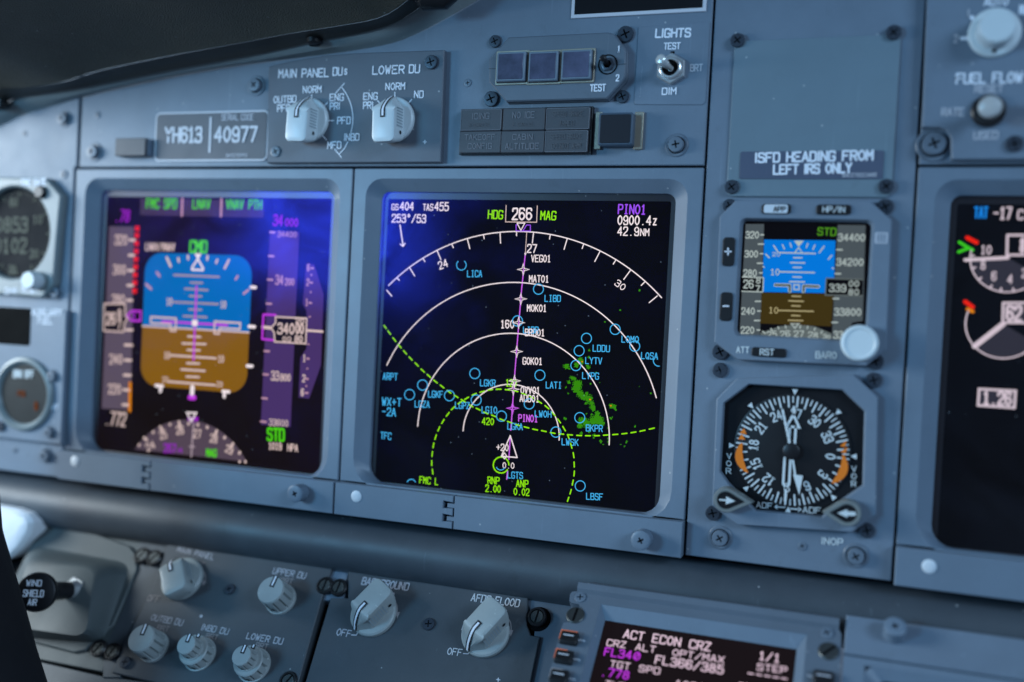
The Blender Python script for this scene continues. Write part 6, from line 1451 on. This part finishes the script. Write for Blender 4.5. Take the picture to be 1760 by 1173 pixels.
T.part("frame", (lambda m_: (m_.prism(CP, inside_cut(Pc, wu1, 1, -1, wv1), -.0045, HD, "module_grey", 0), m_)[1])(MB()))
b.loft(CP, [([(wu0, vB), (wu1, vB), (wu1, wv1), (wu0, wv1)], -.0002), ([(g0-.0004, vB+.004), (h0+.0003, vB+.004), (h0+.0003, g1+.0002), (g0-.0004, g1+.0002)], -.0040)], "bezel_paint", False, False); T.part("sloped_rim", b, smooth=False)
b = MB(); b.face(CP, [(g0-.001, vB), (h0+.001, vB), (h0+.001, g1+.001), (g0-.001, g1+.001)], -.0042, "lcd_cdu"); SC_ = T.part("screen", b, smooth=False)
WC = -.0040
for s_, a, c, h_, mt in (("ACT ECON CRZ", (424, 443), (916, 521), 45, "sy_cdu"), ("CRZ", (331, 487), (440, 504), 35, "sy_cdu"), ("ALT", (492, 512), (607, 530), 35, "sy_cdu"), ("OPT/MAX", (700, 543), (992, 588), 35, "sy_cdu"), ("1/1", (1183, 566), (1305, 584), 44, "sy_cdu"),
    ("FL34", (317, 542), (472, 565), 43, "sy_cdu_mag"), ("o", (480, 566), (520, 572), 43, "sy_cdu_mag"), ("FL366/385", (602, 588), (988, 648), 45, "sy_cdu"), ("STEP", (1174, 624), (1345, 646), 35, "sy_cdu"), ("TGT", (350, 606), (463, 624), 35, "sy_cdu"), ("SPD", (512, 632), (632, 650), 35, "sy_cdu"),
    (".778", (296, 655), (458, 678), 44, "sy_cdu_mag"), ("-----", (1118, 664), (1348, 700), 44, "sy_cdu"), ("TUR", (322, 720), (440, 738), 35, "sy_cdu"), ("1060", (712, 726), (880, 752), 44, "sy_cdu"), ("TO", (1070, 738), (1135, 748), 40, "sy_cdu")):
    mb = MB(); TXT(mb, CP, s_, c8(a)[0], c8(c)[0], h_/3.259, mt, .16, WC, True); T.part("readout", mb, parent=SC_, smooth=False)
for k, (x, y) in enumerate(((663, 650), (604, 872), (548, 1100))):
    cc_ = uv(CP, *c5((x, y))[0], HD+.002); b = MB(); w2, h2 = .0046, .0033
    b.prism(CP, rr(cc_[0]-w2, cc_[1]-h2, cc_[0]+w2, cc_[1]+h2, .0010, 3), HD-.0004, HD+.0032, "black_plastic", .0008); ky = T.part("key", b)
    mb = MB(); mb.ribbon(CP, [(cc_[0]-w2*.55, cc_[1]+h2*.12), (cc_[0]+w2*.5, cc_[1]+h2*.12)], .0003, HD+.0034, "placard_white"); T.part("key_mark", mb, parent=ky, smooth=False)
    mb = MB(); mb.ribbon(CP, [(cc_[0]-w2*.93, cc_[1]-h2*.5), (cc_[0]-w2*.93, cc_[1]+h2*.92), (cc_[0]+w2*(.8 if k == 0 else .2), cc_[1]+h2*.92)], .00032, HD+.0027, "lsk_orange" if k < 2 else "engraved_pink"); T.part("key_edge", mb, parent=ky, smooth=False)
    mark(T, CP, c5((x+105, y+30), (x+165, y+36)), 2.2, "placard_white", HD+.0002, "key_line")
    mb = MB(); p0 = un3(*c5((x+163, y+35))[0], CP, HD+.0003); p1 = un3(*c5((x+285, y+104))[0], CP, -.0024); mb.tube([p0, p1], [.00035, .00035], "placard_white", 6); T.part("key_line", mb)
cc_ = uv(CP, *c8((1550, 668))[0], HD+.002); b = MB(); b.prism(CP, rr(cc_[0]-.0046, cc_[1]-.0033, cc_[0]+.0046, cc_[1]+.0033, .001, 3), HD-.0004, HD+.0032, "black_plastic", .0008); T.part("key", b)
mb = MB(); mb.ribbon(CP, [(cc_[0]-.003, cc_[1]+.0003), (cc_[0]+.003, cc_[1]+.0003)], .0003, HD+.0034, "placard_white"); T.part("key_mark", mb, smooth=False)
mark(T, CP, c8((1500, 668), (1460, 655)), 2.0, "placard_white", HD+.0002, "key_line")
# raised ridge along its top edge
b = MB(); pr = [(0, 0), (0, .0035), (.0018, .0060), (.0050, .0066), (.0068, .0050), (.0072, 0)]
va = uv(CP, 1220, 1053, HD)[1]; ua, ub = uv(CP, 992, 1018, HD)[0], uv(CP, 1442, 1080, HD)[0]
vs = [CP.p(ua, va+y, z_-.004) for y, z_ in pr]+[CP.p(ub, va+y, z_-.004) for y, z_ in pr]; n_ = len(pr)
b.add(vs, [[j, j+1, n_+j+1, n_+j] for j in range(n_-1)]+[list(range(n_))[::-1], [n_+j for j in range(n_)]], "module_grey"); T.part("ridge", b)
screw(T, SC_FLUSH, *c5((795, 185))[0], CP, HD, .2, sc=.95); screw(T, SC_FLUSH, *c8((1568, 418))[0], CP, HD, .5, sc=.95)
for x, y, an in ((*c5((738, 392))[0], 1.5), (*c8((1578, 520))[0], .8)):
    cc_ = uv(CP, x, y, .0002); f = CP.sub(cc_[0], cc_[1], .0002, an); mb = MB(); r_ = .0042
    mb.lathe(f, (0, 0), [(r_*1.12, -.001), (r_*1.12, .0001), (r_, .0006)], "dull_steel", 24, False, True); st_ = T.part("stud", mb)
    mb = MB(); mb.prism(f, [(-r_*.9, -r_*.14), (r_*.9, -r_*.14), (r_*.9, r_*.14), (-r_*.9, r_*.14)], .0006, .00075, "recess_black", 0); T.part("stud_slot", mb, parent=st_)

# display at the bottom right corner
n4_ = zz(1400, 900, 4.297)
T = Thing("lower_center_display", un3(1660, 1170, CP), "blurred grey frame with a thumb screw above a black screen in the bottom right corner", "display")
ul = uv(CP, *n4_((232, 700))[0], HD)[0]; vt_ = uv(CP, *n4_((700, 745))[0], HD)[1]; vm = uv(CP, *n4_((700, 1035))[0], HD)[1]; vs_ = vm-.0085
b = MB(); b.prism(CP, [(ul, vm), (.62, vm), (.62, vt_), (ul, vt_)], -.012, .001, "panel_paint", .0006); T.part("upper_flap", b)
sc_l = uv(CP, *n4_((470, 1110))[0], -.004)[0]
b = MB(); b.prism(CP, [(ul, vm-.06), (sc_l-.006, vm-.06), (sc_l-.006, vm-.0008), (ul, vm-.0008)], -.012, 0, "bezel_paint", 0); T.part("bezel", b)
b = MB(); b.prism(CP, [(sc_l-.006, vs_+.004), (.62, vs_+.004), (.62, vm-.0008), (sc_l-.006, vm-.0008)], -.012, 0, "bezel_paint", 0); T.part("bezel", b)
b = MB(); o_ = rr(sc_l-.0062, vm-.06, .62, vs_+.0042, (.001, .001, .001, .006), 5); i_ = rr(sc_l, vm-.055, .61, vs_, (.001, .001, .001, .004), 5)
b.loft(CP, [(o_, .0001), (i_, -.0045)], "bezel_paint", False, False); T.part("sloped_rim", b)
b = MB(); b.face(CP, o_, -.0044, "lcd_black"); T.part("screen", b, smooth=False)
c = uv(CP, *n4_((588, 825))[0], .001); T.place("thumb_screw", SC_THUMB, CP.sub(c[0], c[1], .001, .5))

# ================================================================== near objects at the lower left
T = Thing("dark_column", un3(20, 1173, MP, .06), "black cloth-like column edge cutting off the bottom left corner of the picture", "column")
mb = MB(); wz = .085
EDGE = [(-60, 700), (-28, 780), (-4, 845), (2, 900), (7, 950), (23, 1010), (40, 1070), (55, 1125), (68, 1175), (94, 1260)]
rad = .045; pts = []
for x, y in spline(EDGE, 4):
    p_ = un3(x, y, MP, wz); rd_ = (p_-CAM).normalized(); pr_ = (RIGHT-rd_*RIGHT.dot(rd_)).normalized(); pts.append(p_-pr_*rad)
mb.tube(pts, [rad]*len(pts), "black_cloth", 28); T.part("cloth", mb)
b = MB(); P = [(-30, 866), (8, 872), (30, 876), (50, 884), (58, 898), (54, 918), (38, 942), (22, 958), (-30, 975)]  # unidentified white patch, built as a raised slab
q = pp(MP, P, .010); rows = []
b.loft(MP, [([(x, y) for x, y in q], -.006), ([(x, y) for x, y in inset(ccw(q), -.0)], -.004)] if False else [(ccw(q), -.002), (ccw(q), .010), (inset(ccw(q), .002), .013), (inset(ccw(q), .0055), .0145)], "white_patch", True, True)
single("white_patch", b, un3(40, 960, MP, -.004), "bright white patch showing at the left edge below the bolster", "cloth")
